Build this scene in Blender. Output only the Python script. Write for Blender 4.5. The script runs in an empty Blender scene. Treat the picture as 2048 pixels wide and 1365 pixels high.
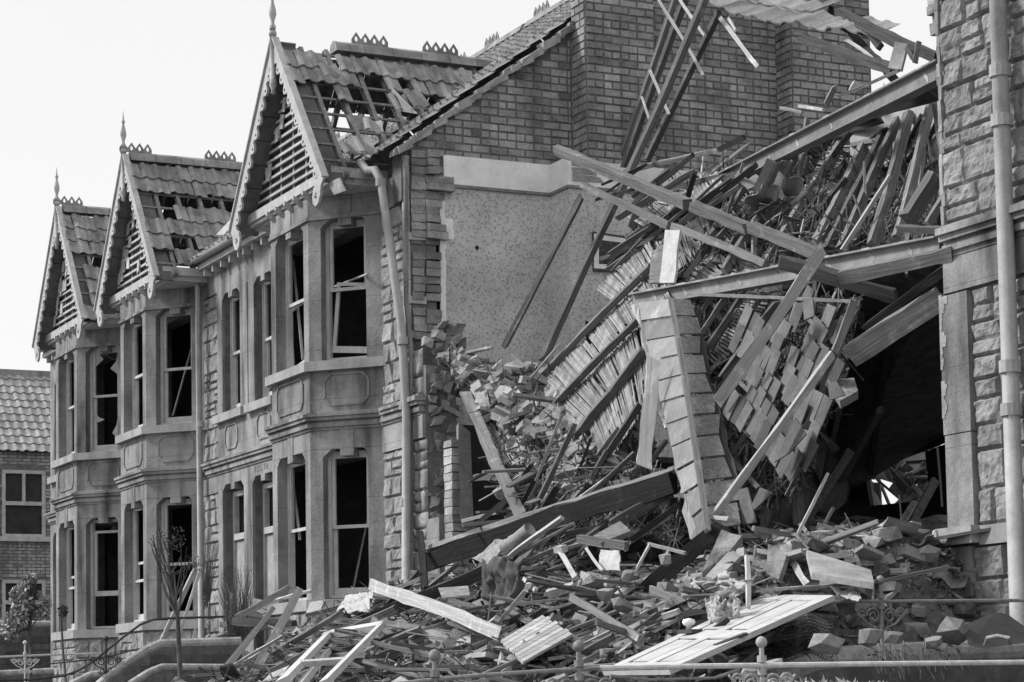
import bpy, math, random
import numpy as np
from mathutils import Vector, Matrix, noise
random.seed(11)
sc = bpy.context.scene
col = sc.collection
PI = math.pi

# ------------------------------------------------------------------ camera
FPX = 4570.; CX, CY = 1024., 1047.; D = 11.75
rho = .0166; pit = math.atan(350/FPX); th = math.radians(25.85)
_h = np.array([-math.cos(th), math.sin(th), 0.]); _Z = np.array([0, 0, 1.])
_w = math.cos(pit)*_h+math.sin(pit)*_Z
_r0 = np.cross(_h, _Z); _u0 = np.cross(_r0, _w)
_up = math.cos(rho)*_u0+math.sin(rho)*_r0
_ri = math.cos(rho)*_r0-math.sin(rho)*_u0
CAM = np.array([0, -D, 0.])
cd = bpy.data.cameras.new('camera'); cam = bpy.data.objects.new('camera', cd); col.objects.link(cam)
cam.matrix_world = Matrix(((_ri[0], _up[0], -_w[0], 0), (_ri[1], _up[1], -_w[1], -D), (_ri[2], _up[2], -_w[2], 0), (0, 0, 0, 1)))
cd.lens = FPX/2048*36; cd.sensor_width = 36; cd.shift_y = (CY-682.5)/2048; cd.clip_end = 800; cd.clip_start = .1
sc.camera = cam
# ------------------------------------------------------------------ light: bright overcast with a weak low-contrast sun
SUN_AZ = Vector((-.62, -.8, .85)).normalized()
wd = bpy.data.worlds.new('World'); sc.world = wd; wd.use_nodes = True
nt = wd.node_tree; bg = nt.nodes['Background']
sky = nt.nodes.new('ShaderNodeTexSky'); sky.sky_type = 'NISHITA'; sky.sun_disc = False
sky.sun_elevation = math.asin(SUN_AZ.z); sky.sun_rotation = math.atan2(SUN_AZ.x, SUN_AZ.y)
bw = nt.nodes.new('ShaderNodeRGBToBW'); nt.links.new(sky.outputs[0], bw.inputs[0])
mx = nt.nodes.new('ShaderNodeMix'); mx.data_type = 'FLOAT'; mx.inputs[0].default_value = .93
nt.links.new(bw.outputs[0], mx.inputs[2]); mx.inputs[3].default_value = 7.9
tcw = nt.nodes.new('ShaderNodeTexCoord'); nzw = nt.nodes.new('ShaderNodeTexNoise'); nzw.inputs['Scale'].default_value = 2.2; nzw.inputs['Detail'].default_value = 4
nt.links.new(tcw.outputs['Generated'], nzw.inputs['Vector'])
mr = nt.nodes.new('ShaderNodeMapRange'); mr.inputs[3].default_value = .93; mr.inputs[4].default_value = 1.05
nt.links.new(nzw.outputs[0], mr.inputs[0])
ml = nt.nodes.new('ShaderNodeMath'); ml.operation = 'MULTIPLY'
nt.links.new(mx.outputs[0], ml.inputs[0]); nt.links.new(mr.outputs[0], ml.inputs[1]); nt.links.new(ml.outputs[0], bg.inputs[0])
bg.inputs[1].default_value = .1
sd = bpy.data.lights.new('sun', 'SUN'); sun = bpy.data.objects.new('sun', sd); col.objects.link(sun)
sd.energy = 3.3; sd.angle = math.radians(12); sd.color = (1, 1, 1)
sun.rotation_euler = (-SUN_AZ).to_track_quat('-Z', 'Y').to_euler()
sc.view_settings.view_transform = 'Standard'; sc.view_settings.look = 'None'
sc.view_settings.exposure = .32; sc.view_settings.gamma = 1
sc.render.engine = 'CYCLES'; sc.cycles.max_bounces = 5; sc.cycles.diffuse_bounces = 3

# ------------------------------------------------------------------ helpers
def ray(x, y): return _w+(x-CX)/FPX*_ri+(CY-y)/FPX*_up
def P(x, y, Y=0.): d = ray(x, y); return Vector(CAM+d*((Y+D)/d[1]))
def PX(x, y, X): d = ray(x, y); return Vector(CAM+d*(X/d[0]))
def depth(p): return float((np.array(p)-CAM)@_w)
def mpp(p): return depth(p)/FPX          # metres per photo pixel at p
U = random.uniform

def mat(name, g, var=.3, scale=3., bump=.25, bs=25., rough=.9, stretch=(1, 1, 1), stain=0., detail=8, metal=0., objvar=.0, blotch=0., joints=0.):
    m = bpy.data.materials.new(name); m.use_nodes = True
    t = m.node_tree; N = t.nodes; L = t.links; b = N['Principled BSDF']
    tc = N.new('ShaderNodeTexCoord'); mp = N.new('ShaderNodeMapping'); mp.inputs['Scale'].default_value = stretch
    L.new(tc.outputs['Object'], mp.inputs[0])
    oi = N.new('ShaderNodeObjectInfo')
    off = N.new('ShaderNodeVectorMath'); off.operation = 'ADD'
    sc_ = N.new('ShaderNodeMath'); sc_.operation = 'MULTIPLY'; sc_.inputs[1].default_value = 37.
    L.new(oi.outputs['Random'], sc_.inputs[0]); L.new(mp.outputs[0], off.inputs[0]); L.new(sc_.outputs[0], off.inputs[1])
    n1 = N.new('ShaderNodeTexNoise'); n1.inputs['Scale'].default_value = scale; n1.inputs['Detail'].default_value = detail; n1.inputs['Roughness'].default_value = .65
    L.new(off.outputs[0], n1.inputs['Vector'])
    r = N.new('ShaderNodeMapRange'); r.inputs[1].default_value = .3; r.inputs[2].default_value = .7; r.inputs[3].default_value = 1-var; r.inputs[4].default_value = 1+var
    L.new(n1.outputs[0], r.inputs[0])
    at = N.new('ShaderNodeAttribute'); at.attribute_name = 'tone'
    a = N.new('ShaderNodeMath'); a.operation = 'MULTIPLY'; L.new(r.outputs[0], a.inputs[0]); L.new(at.outputs['Fac'], a.inputs[1])
    last = a
    n2 = N.new('ShaderNodeTexNoise'); n2.inputs['Scale'].default_value = bs; n2.inputs['Detail'].default_value = 6; n2.inputs['Roughness'].default_value = .7
    L.new(off.outputs[0], n2.inputs['Vector'])
    r2 = N.new('ShaderNodeMapRange'); r2.inputs[1].default_value = .3; r2.inputs[2].default_value = .7; r2.inputs[3].default_value = 1-var*.5; r2.inputs[4].default_value = 1+var*.5
    L.new(n2.outputs[0], r2.inputs[0])
    a2 = N.new('ShaderNodeMath'); a2.operation = 'MULTIPLY'; L.new(last.outputs[0], a2.inputs[0]); L.new(r2.outputs[0], a2.inputs[1]); last = a2
    if stain:
        ms = N.new('ShaderNodeMapping'); ms.inputs['Scale'].default_value = (3, 3, .5); L.new(tc.outputs['Object'], ms.inputs[0])
        n3 = N.new('ShaderNodeTexNoise'); n3.inputs['Scale'].default_value = 1.3; n3.inputs['Detail'].default_value = 7; L.new(ms.outputs[0], n3.inputs['Vector'])
        r3 = N.new('ShaderNodeMapRange'); r3.inputs[1].default_value = .45; r3.inputs[2].default_value = .72; r3.inputs[3].default_value = 1; r3.inputs[4].default_value = 1-stain
        L.new(n3.outputs[0], r3.inputs[0])
        a3 = N.new('ShaderNodeMath'); a3.operation = 'MULTIPLY'; L.new(last.outputs[0], a3.inputs[0]); L.new(r3.outputs[0], a3.inputs[1]); last = a3
    if objvar:
        r4 = N.new('ShaderNodeMapRange'); r4.inputs[3].default_value = 1-objvar; r4.inputs[4].default_value = 1+objvar
        L.new(oi.outputs['Random'], r4.inputs[0])
        a4 = N.new('ShaderNodeMath'); a4.operation = 'MULTIPLY'; L.new(last.outputs[0], a4.inputs[0]); L.new(r4.outputs[0], a4.inputs[1]); last = a4
    if blotch:
        nb = N.new('ShaderNodeTexNoise'); nb.inputs['Scale'].default_value = 4.5; nb.inputs['Detail'].default_value = 9; nb.inputs['Roughness'].default_value = .72
        ob = N.new('ShaderNodeVectorMath'); ob.operation = 'ADD'; L.new(tc.outputs['Object'], ob.inputs[0]); L.new(sc_.outputs[0], ob.inputs[1]); L.new(ob.outputs[0], nb.inputs['Vector'])
        rb = N.new('ShaderNodeMapRange'); rb.inputs[1].default_value = .56; rb.inputs[2].default_value = .68; rb.inputs[3].default_value = 1; rb.inputs[4].default_value = 1+blotch
        L.new(nb.outputs[0], rb.inputs[0]); ab = N.new('ShaderNodeMath'); ab.operation = 'MULTIPLY'; L.new(last.outputs[0], ab.inputs[0]); L.new(rb.outputs[0], ab.inputs[1]); last = ab
    if joints:
        sx_ = N.new('ShaderNodeSeparateXYZ'); L.new(tc.outputs['Object'], sx_.inputs[0])
        dv = N.new('ShaderNodeMath'); dv.operation = 'DIVIDE'; dv.inputs[1].default_value = joints; L.new(sx_.outputs['Z'], dv.inputs[0])
        fr_ = N.new('ShaderNodeMath'); fr_.operation = 'FRACT'; L.new(dv.outputs[0], fr_.inputs[0])
        rj = N.new('ShaderNodeMapRange'); rj.inputs[1].default_value = .0; rj.inputs[2].default_value = .02; rj.inputs[3].default_value = .55; rj.inputs[4].default_value = 1
        L.new(fr_.outputs[0], rj.inputs[0]); aj = N.new('ShaderNodeMath'); aj.operation = 'MULTIPLY'; L.new(last.outputs[0], aj.inputs[0]); L.new(rj.outputs[0], aj.inputs[1]); last = aj
    a5 = N.new('ShaderNodeMath'); a5.operation = 'MULTIPLY'; a5.inputs[1].default_value = g; a5.use_clamp = True; L.new(last.outputs[0], a5.inputs[0])
    cb = N.new('ShaderNodeCombineColor')
    for i in range(3): L.new(a5.outputs[0], cb.inputs[i])
    L.new(cb.outputs[0], b.inputs['Base Color'])
    b.inputs['Roughness'].default_value = rough; b.inputs['Metallic'].default_value = metal; b.inputs['Specular IOR Level'].default_value = .3
    if bump:
        bp = N.new('ShaderNodeBump'); bp.inputs['Strength'].default_value = bump; bp.inputs['Distance'].default_value = .02
        L.new(n2.outputs[0], bp.inputs['Height']); L.new(bp.outputs[0], b.inputs['Normal'])
    return m

M = dict(
    ashlar=mat('smooth_ashlar_stone', .27, .38, 1.4, .6, 26, stain=.72, joints=.68),
    sill=mat('sill_stone', .36, .2, 3, .4, 35, stain=.3),
    rock=mat('rock_faced_stone', .3, .35, 5, .9, 22, stain=.25),
    mortar=mat('dark_mortar', .15, .35, 6, .8, 30),
    brick=mat('grey_brick', .33, .55, 1.6, .8, 30, stain=.35),
    brickd=mat('sooty_brick', .17, .35, 3.5, .8, 30, stain=.35),
    tile=mat('clay_pantile', .27, .35, 4, .5, 30, stain=.4),
    tilel=mat('weathered_clay_tile', .25, .3, 4, .5, 30, objvar=.25),
    slate=mat('slate', .115, .35, 4, .4, 25, objvar=.15),
    wood=mat('weathered_timber', .15, .5, 2.5, .8, 9, stretch=(.35, 15, 15), objvar=.3, blotch=.9),
    woodp=mat('pale_timber', .42, .3, 2.5, .6, 9, stretch=(.35, 15, 15), objvar=.15, blotch=.9),
    woodm=mat('grey_timber', .21, .45, 2.5, .8, 9, stretch=(.35, 15, 15), objvar=.2, blotch=.9),
    woodd=mat('dark_timber', .06, .6, 2.5, .8, 9, stretch=(.35, 15, 15), objvar=.3, blotch=.35),
    woodw=mat('old_boards', .2, .35, 4, .6, 20),
    black=mat('charred_timber', .022, .6, 2.5, .8, 9, stretch=(.35, 15, 15), blotch=1.2),
    lath=mat('plaster_laths', .27, .45, 5, .6, 30),
    white=mat('old_white_paint', .5, .2, 5, .2, 40, rough=.6),
    cream=mat('aged_cream_paint', .42, .25, 5, .3, 30, rough=.7),
    girder=mat('painted_girder', .2, .3, 3, .3, 25, rough=.6, objvar=.2, blotch=.5),
    pipe=mat('painted_iron_pipe', .36, .2, 5, .2, 30, rough=.6),
    iron=mat('dark_iron', .06, .3, 8, .2, 40, rough=.6),
    ironp=mat('white_painted_iron', .62, .25, 10, .2, 40, rough=.5),
    ironm=mat('grey_iron', .25, .3, 10, .2, 40, rough=.6),
    plaster=mat('white_plaster', .78, .15, 3, .3, 20),
    dark=mat('interior_shade', .03, .4, 3, .5, 10),  # near-black: shade of openings and cavities put into the colour
    room=mat('room_shade', .07, .4, 2, .3, 10),  # darkness of the unlit rooms put into the lining colour
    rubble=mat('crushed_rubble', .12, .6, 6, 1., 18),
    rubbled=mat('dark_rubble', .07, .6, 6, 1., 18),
    stone=mat('broken_stone', .31, .3, 4, .8, 15, objvar=.25),
    brickl=mat('loose_brick', .3, .35, 6, .8, 25, objvar=.4),
    slab=mat('plaster_slab', .32, .35, 3, .5, 25, objvar=.25),
    cloth=mat('pale_cloth', .42, .25, 6, .3, 30),
    clothd=mat('dark_cloth', .09, .4, 6, .4, 40),
    carpet=mat('carpet_backing', .3, .3, 12, .6, 60),
    leaf=mat('pale_foliage', .38, .5, 8, 0, 20),
    leafd=mat('dark_foliage', .07, .5, 8, 0, 20),
    bark=mat('bark', .1, .4, 10, .6, 30),
    earth=mat('garden_soil', .07, .5, 2, .8, 12),
    road=mat('asphalt', .05, .3, 4, .5, 30),
    nest=mat('straw_nest', .12, .5, 20, .8, 40),
    pic=mat('printed_picture', .06, .8, 9, 0, 20),
    coping=mat('stone_coping', .4, .45, 5, 1., 25),
)
# wallpaper: small dark sprig pattern on a mid grey ground
m = mat('floral_wallpaper', .43, .24, .9, .1, 40); M['wallpaper'] = m
t = m.node_tree; N = t.nodes; L = t.links; b = N['Principled BSDF']
tc = N.new('ShaderNodeTexCoord'); v = N.new('ShaderNodeTexVoronoi'); v.inputs['Scale'].default_value = 24; v.inputs['Randomness'].default_value = .8
v2 = N.new('ShaderNodeTexNoise'); v2.inputs['Scale'].default_value = 55; v2.inputs['Detail'].default_value = 6
L.new(tc.outputs['Object'], v.inputs['Vector']); L.new(tc.outputs['Object'], v2.inputs['Vector'])
mm = N.new('ShaderNodeMath'); mm.operation = 'ADD'; L.new(v.outputs['Distance'], mm.inputs[0]); L.new(v2.outputs[0], mm.inputs[1])
r = N.new('ShaderNodeMapRange'); r.inputs[1].default_value = .6; r.inputs[2].default_value = 1.05; r.inputs[3].default_value = .6; r.inputs[4].default_value = 1.22
L.new(mm.outputs[0], r.inputs[0]); old = b.inputs['Base Color'].links[0].from_node
sv = N.new('ShaderNodeVectorMath'); sv.operation = 'SCALE'; L.new(old.outputs[0], sv.inputs[0]); L.new(r.outputs[0], sv.inputs['Scale']); L.new(sv.outputs[0], b.inputs['Base Color'])

class MB:
    def __init__(s): s.v = []; s.f = []; s.t = []
    def poly(s, pts, faces, tone=1.):
        n = len(s.v); s.v += [tuple(p) for p in pts]; s.t += [tone]*len(pts); s.f += [tuple(n+i for i in f) for f in faces]
    def hexa(s, p, tone=1.):   # p: 8 points, bottom 0-3 ccw, top 4-7
        s.poly(p, [(0, 3, 2, 1), (4, 5, 6, 7), (0, 1, 5, 4), (1, 2, 6, 5), (2, 3, 7, 6), (3, 0, 4, 7)], tone)
    def box(s, x0, x1, y0, y1, z0, z1, tone=1.):
        s.hexa([(x0, y0, z0), (x1, y0, z0), (x1, y1, z0), (x0, y1, z0), (x0, y0, z1), (x1, y0, z1), (x1, y1, z1), (x0, y1, z1)], tone)
    def obox(s, O, a, b, c, tone=1., j=0.):   # corner O, edge vectors
        O = Vector(O); a = Vector(a); b = Vector(b); c = Vector(c)
        p = [O, O+a, O+a+b, O+b, O+c, O+a+c, O+a+b+c, O+b+c]
        if j: p = [q+Vector((U(-j, j), U(-j, j), U(-j, j))) for q in p]
        s.hexa(p, tone)
    def prism(s, pts, z0, z1, tone=1.):   # xy polygon extruded in z
        n = len(pts); v = [(x, y, z0) for x, y in pts]+[(x, y, z1) for x, y in pts]
        s.poly(v, [tuple(range(n-1, -1, -1)), tuple(range(n, 2*n))]+[(i, (i+1) % n, n+(i+1) % n, n+i) for i in range(n)], tone)
    def extr(s, pts, vec, tone=1.):   # 3d polygon extruded along vec
        n = len(pts); pts = [Vector(p) for p in pts]; vec = Vector(vec)
        s.poly(pts+[p+vec for p in pts], [tuple(range(n-1, -1, -1)), tuple(range(n, 2*n))]+[(i, (i+1) % n, n+(i+1) % n, n+i) for i in range(n)], tone)
    def bar(s, A, B, w, t, up=None, tone=1., j=0.):
        A = Vector(A); B = Vector(B); d = (B-A).normalized(); up = Vector(up or (0, 0, 1))
        sd = d.cross(up)
        if sd.length < .05: sd = d.cross(Vector((1, .3, 0)))
        sd.normalize(); n = sd.cross(d)
        s.obox(A-sd*w/2-n*t/2, B-A, sd*w, n*t, tone, j)
    def tube(s, pts, r, n=8, tone=1., cap=True):
        pts = [Vector(p) for p in pts]; rings = []
        for i, p in enumerate(pts):
            d = (pts[min(i+1, len(pts)-1)]-pts[max(i-1, 0)]).normalized()
            a = d.cross(Vector((0, 0, 1)));
            if a.length < .1: a = d.cross(Vector((1, 0, 0)))
            a.normalize(); bb = d.cross(a); rr = r[i] if isinstance(r, (list, tuple)) else r
            rings.append([p+(a*math.cos(2*PI*k/n)+bb*math.sin(2*PI*k/n))*rr for k in range(n)])
        v = [q for R in rings for q in R]; f = []
        for i in range(len(pts)-1):
            for k in range(n): f.append((i*n+k, i*n+(k+1) % n, (i+1)*n+(k+1) % n, (i+1)*n+k))
        if cap: f += [tuple(range(n)), tuple(range(len(v)-1, len(v)-n-1, -1))]
        s.poly(v, f, tone)
    def build(s, name, m, parent=None, smooth=False, mats=None):
        me = bpy.data.meshes.new(name); me.from_pydata(s.v, [], s.f)
        a = me.attributes.new('tone', 'FLOAT', 'POINT'); a.data.foreach_set('value', s.t)
        me.materials.append(m)
        if smooth: me.shade_smooth()
        me.update(); o = bpy.data.objects.new(name, me); col.objects.link(o)
        if parent: o.parent = parent
        return o
USED = {}
def tag(o, label, cat, group=None, kind=None):
    if label: o['label'] = label
    if cat: o['category'] = cat
    if group: o['group'] = group
    if kind: o['kind'] = kind
    return o
def empty(name, loc=(0, 0, 0), label=None, cat=None, group=None):
    o = bpy.data.objects.new(name, None); o.empty_display_size = .3; col.objects.link(o); o.location = loc
    return tag(o, label, cat, group)
class Home:   # builds parts in world coordinates under an empty at loc
    def __init__(s, name, loc, label, cat, group=None): s.e = empty(name, loc, label, cat, group); s.l = Vector(loc)
    def part(s, name, mb, m, parent=None, smooth=False):
        o = mb.build(name, m, parent or s.e, smooth)
        if parent is None: o.location = -s.l
        return o
def struct(name, mb, m): return tag(mb.build(name, m), None, None, None, 'structure')

# ------------------------------------------------------------------ ground
mb = MB(); n = 40
def gz(x, y):
    if x > -28 and y < 0: return -.6
    if y > -.2: return .38
    if y > -6.6: return .38-.36*min(1, (-.2-y)/5)
    return -1.6
xs = [-400, -150, -90]+[-70+i*2 for i in range(36)]+[20, 100, 400]; ys = [-300, -60, -20, -12, -6.7, -6.6, -5, -3.5, -2, -.2, 0, 2, 4, 8, 14, 30, 100, 500]
vv = [(x, y, gz(x, y)) for y in ys for x in xs]; W_ = len(xs)
mb.poly(vv, [(j*W_+i, j*W_+i+1, (j+1)*W_+i+1, (j+1)*W_+i) for j in range(len(ys)-1) for i in range(W_-1)])
struct('ground', mb, M['earth'])
mb = MB(); mb.poly([(-200, -16, -1.595), (60, -16, -1.595), (60, -8.6, -1.595), (-200, -8.6, -1.595)], [(0, 1, 2, 3)]); struct('road', mb, M['road'])
mb = MB(); mb.box(-200, 60, -8.6, -6.75, -1.7, -1.47); struct('pavement', mb, M['coping'])

# ------------------------------------------------------------------ terrace houses
HF, HT, BD = .75, 1.58, .75            # bay half front, half total, depth
def bay_poly(cx, d, inner=False):
    dx, dy = HT-HF, BD; L_ = math.hypot(dx, dy); nx, ny = dy/L_, -dx/L_
    # right cant line passes (HF,-BD)+n*d ; front line y=-BD-d
    px, py = HF+nx*d, -BD+ny*d
    k = (-BD-d-py)/dy; xf = px+dx*k
    k = (0-py)/dy; xw = px+dx*k
    return [(cx-xw, 0), (cx-xf, -BD-d), (cx+xf, -BD-d), (cx+xw, 0)]
def facets(cx):
    A, B, C_, E_ = [Vector((x, y, 0)) for x, y in bay_poly(cx, 0)]
    out = []
    for p, q, nm in ((A, B, 'l'), (B, C_, 'f'), (C_, E_, 'r')):
        t = (q-p); L_ = t.length; t.normalize(); out.append((p, t, Vector((t.y, -t.x, 0)), L_, nm))
    return out
def fb(mb, F, s0, s1, z0, z1, d0, d1, tone=1.):
    p, t, n, L_, nm = F
    mb.obox(p+t*s0+n*d0+Vector((0, 0, z0)), t*(s1-s0), n*(d1-d0), Vector((0, 0, z1-z0)), tone)
def wall_cells(mb, x0, x1, z0, z1, holes, y0, y1):
    X = sorted({x0, x1, *[h[0] for h in holes], *[h[1] for h in holes]}); Zs = sorted({z0, z1, *[h[2] for h in holes], *[h[3] for h in holes]})
    X = [x for x in X if x0 <= x <= x1]; Zs = [z for z in Zs if z0 <= z <= z1]
    for i in range(len(X)-1):
        for j in range(len(Zs)-1):
            cx, cz = (X[i]+X[i+1])/2, (Zs[j]+Zs[j+1])/2
            if not any(h[0] < cx < h[1] and h[2] < cz < h[3] for h in holes): mb.box(X[i], X[i+1], y0, y1, Zs[j], Zs[j+1])
RS = .075
def rock_block(mb, O, u, v, n, w, h, tone, prot=.045):
    """rock-faced stone: face in the u,v plane, bulging along n"""
    g = .007; seed = U(0, 100); e_ = .02
    def cuts(L_):
        n_ = max(2, int(L_/RS)); return [0, e_/L_]+[e_/L_+(1-2*e_/L_)*q/n_ for q in range(1, n_)]+[1-e_/L_, 1]
    ca = cuts(w); cb = cuts(h); nu = len(ca)-1; nv = len(cb)-1
    pts = []; ta, tb = U(-.012, .012), U(-.012, .012)
    for j in range(nv+1):
        for i in range(nu+1):
            a, b_ = ca[i], cb[j]
            k = 0 if i in (0, nu) or j in (0, nv) else 1
            q = noise.noise(Vector((a*w*6+seed, b_*h*6, seed)))*.018+noise.noise(Vector((a*w*16+seed, b_*h*16, seed)))*.018+noise.noise(Vector((a*w*40+seed, b_*h*40, seed)))*.007+ta*(a-.5)*2+tb*(b_-.5)*2
            x = g+a*(w-2*g)+(noise.noise(Vector((b_*h*9, seed, 3)))*.012 if i in (0, nu) else 0); y = g+b_*(h-2*g)+(noise.noise(Vector((a*w*9, seed, 7)))*.012 if j in (0, nv) else 0)
            pts.append(O+u*x+v*y+n*(k*(prot*.72+q)-.004))
    W = nu+1
    mb.poly(pts, [(j*W+i, j*W+i+1, (j+1)*W+i+1, (j+1)*W+i) for j in range(nv) for i in range(nu)], tone)
def rockwork(mb, O, u, v, n, W, H, hmin=.2, hmax=.3, wmin=.22, wmax=.5, keep=None):
    O = Vector(O); z = 0
    while z < H-.02:
        h = U(hmin, hmax)
        if H-z-h < hmin*.6: h = H-z
        h = min(h, H-z); x = 0
        while x < W-.02:
            w = U(wmin, wmax)
            if W-x-w < wmin*.6: w = W-x
            w = min(w, W-x)
            if keep is None or keep(x+w/2, z+h/2):
                if h > .2 and random.random() < .22:
                    k = U(.4, .6); rock_block(mb, O+u*x+v*z, u, v, n, w, h*k, U(.75, 1.15)); rock_block(mb, O+u*x+v*(z+h*k), u, v, n, w, h*(1-k), U(.75, 1.15))
                else: rock_block(mb, O+u*x+v*z, u, v, n, w, h, U(.75, 1.2))
            x += w
        z += h
def bricks(mb, O, u, v, n, W, H, keep=None, bl=.265, bh=.106, prot=.014, tone=(.75, 1.15), gap=.0065):
    O = Vector(O); nr = int(H/bh+.5)
    for j in range(nr):
        hd = j % 4 == 3; L_ = bl/2 if hd else bl
        x = -(bl/2 if j % 2 else 0)
        while x < W:
            x0, x1 = max(x, 0), min(x+L_, W)
            if x1-x0 > .04 and (keep is None or keep((x0+x1)/2, (j+.5)*bh)):
                t_ = U(*tone)*(1.0 if random.random() > .08 else .7); p = prot+U(-.006, .006)
                a0, a1, b0, b1 = x0+gap+U(0, .005), x1-gap-U(0, .005), j*bh+gap+U(-.003, .004), (j+1)*bh-gap+U(-.004, .003); e = .007
                q = [O+u*X+v*Y+n*(-.004) for X, Y in ((a0, b0), (a1, b0), (a1, b1), (a0, b1))]
                q += [O+u*X+v*Y+n*(p+U(-.003, .003)) for X, Y in ((a0+e, b0+e), (a1-e, b0+e), (a1-e, b1-e), (a0+e, b1-e))]
                mb.poly(q, [(4, 5, 6, 7), (0, 1, 5, 4), (1, 2, 6, 5), (2, 3, 7, 6), (3, 0, 4, 7)], t_)
            x += L_
def pantiles(mb, O, u, v, n, nu, nv, pitch=.21, exp=.34, keep=None, jit=.02, amp=.022, tone=(.75, 1.15)):
    """u along eave, v up the slope, n outward; single roll profile"""
    O = Vector(O); K = 5
    prof = [(0, 0), (.18, .9), (.36, 1), (.52, .25), (.75, -.1), (1.0, 0)]
    for j in range(nv):
        for i in range(nu):
            if keep and not keep(i, j, O+u*((i+.5)*pitch)+v*((j+.5)*exp)): continue
            o = O+u*(i*pitch+U(-jit, jit)*.3)+v*(j*exp+U(-jit, jit)); t_ = U(*tone); rot = U(-jit, jit)
            pts = []
            for b_, (s_, lift) in enumerate(((0, .032), (exp*1.12, .0))):
                for (x, h) in prof: pts.append(o+u*(x*pitch*1.02+rot*s_)+v*s_+n*(lift+h*amp*1.6))
            for (x, h) in prof: pts.append(o+u*(x*pitch*1.02)+n*(.032+h*amp*1.6-.02))
            f = [(k, k+1, k+7, k+6) for k in range(5)]+[(12+k, 13+k, k+1, k) for k in range(5)]
            mb.poly(pts, f, t_)
def crest(mb, A, dirv, n, pitch=.14, tone=1.):
    """pierced pointed ridge cresting, flat plate standing on the ridge"""
    A = Vector(A); dirv = Vector(dirv).normalized(); Zv = Vector((0, 0, 1)); sd = dirv.cross(Zv)*.02
    for k in range(n):
        c = A+dirv*(k*pitch); w = pitch*.5; hw = .022
        for sgn in (-1, 1):   # two legs leaving a hole between them
            mb.extr([c+dirv*(sgn*w), c+dirv*(sgn*w)+Zv*.07, c+Zv*.17, c+Zv*.12, c+dirv*(sgn*hw)+Zv*.085, c+dirv*(sgn*hw)+Zv*.05, c+Zv*.03, c], sd, tone)
def lathe(mb, c, prof, n=12, tone=1.):
    c = Vector(c); v_ = [c+Vector((r*math.cos(2*PI*k/n), r*math.sin(2*PI*k/n), z)) for r, z in prof for k in range(n)]
    mb.poly(v_, [(i*n+k, i*n+(k+1) % n, (i+1)*n+(k+1) % n, (i+1)*n+k) for i in range(len(prof)-1) for k in range(n)], tone)

def sash_window(H, F, s0, s1, z0, z1, dep=-.15, upper=True, lower=True, tilt=0., glass=0, up_off=0., lo_off=0., mid=None, m='white'):
    """box frame with two sliding sashes; sub-parts frame / sash / glass"""
    p, t, n, L_, nm = F
    mb = MB(); fw = .05
    fb(mb, F, s0, s0+fw, z0, z1, dep-.09, dep); fb(mb, F, s1-fw, s1, z0, z1, dep-.09, dep)
    fb(mb, F, s0+fw, s1-fw, z1-fw, z1, dep-.09, dep); fb(mb, F, s0+fw, s1-fw, z0, z0+.04, dep-.09, dep+.01)
    w = H.part('window', mb, M[m])
    w.name = 'window'
    a0, a1 = s0+fw+.004, s1-fw-.004; zm = mid or (z0+z1)/2
    def sash(b0, b1, d, br, tl):
        mb = MB(); st = .05
        for (x0, x1, y0, y1) in ((a0, a0+st, b0, b1), (a1-st, a1, b0, b1), (a0+st, a1-st, b0, b0+br), (a0+st, a1-st, b1-.045, b1)):
            fb(mb, F, x0, x1, y0, y1, d-.035, d)
        o = mb.build('sash', M[m], w)
        if tl:
            c = p+t*(a0+a1)/2+Vector((0, 0, b0)); o.matrix_local = Matrix.Translation(c) @ Matrix.Rotation(tl, 4, n) @ Matrix.Translation(-c)
        return o
    if upper: sash(zm-.02+up_off, z1-fw, dep-.015, .045, 0)
    if lower: sash(z0+.045+lo_off, zm+.03+lo_off, dep-.055, .09, tilt)
    if glass:
        mb = MB(); rg = random.Random(glass)
        for k in range(4):   # shards still held in the rebates
            s = a0+.05 if k % 2 else a1-.05; z = rg.uniform(zm+.05, z1-.3) if k < 2 else rg.uniform(z0+.2, zm-.3)
            sg = 1 if k % 2 else -1; ww = rg.uniform(.06, .2); hh = rg.uniform(.15, .45)
            q = [p+t*s+Vector((0, 0, z)), p+t*(s+sg*ww)+Vector((0, 0, z+hh*.3)), p+t*(s+sg*ww*.3)+Vector((0, 0, z+hh*.6)), p+t*s+Vector((0, 0, z+hh))]
            q = [a-n*(.035-dep) for a in q]; mb.poly(q, [(0, 1, 2, 3)])
        mb.build('broken_glass', M['cream'], w)
    return w

EAVE, RSL = 7.24, .75                       # main eave height, roof slope
def roofz(y): return EAVE+RSL*(y+.25)
RIDGE_Y = 5.0
GA, GH, GZ = 9.17, 1.80, 6.92               # gable apex z, half width, foot z
GS = (GA-GZ)/GH

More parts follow.
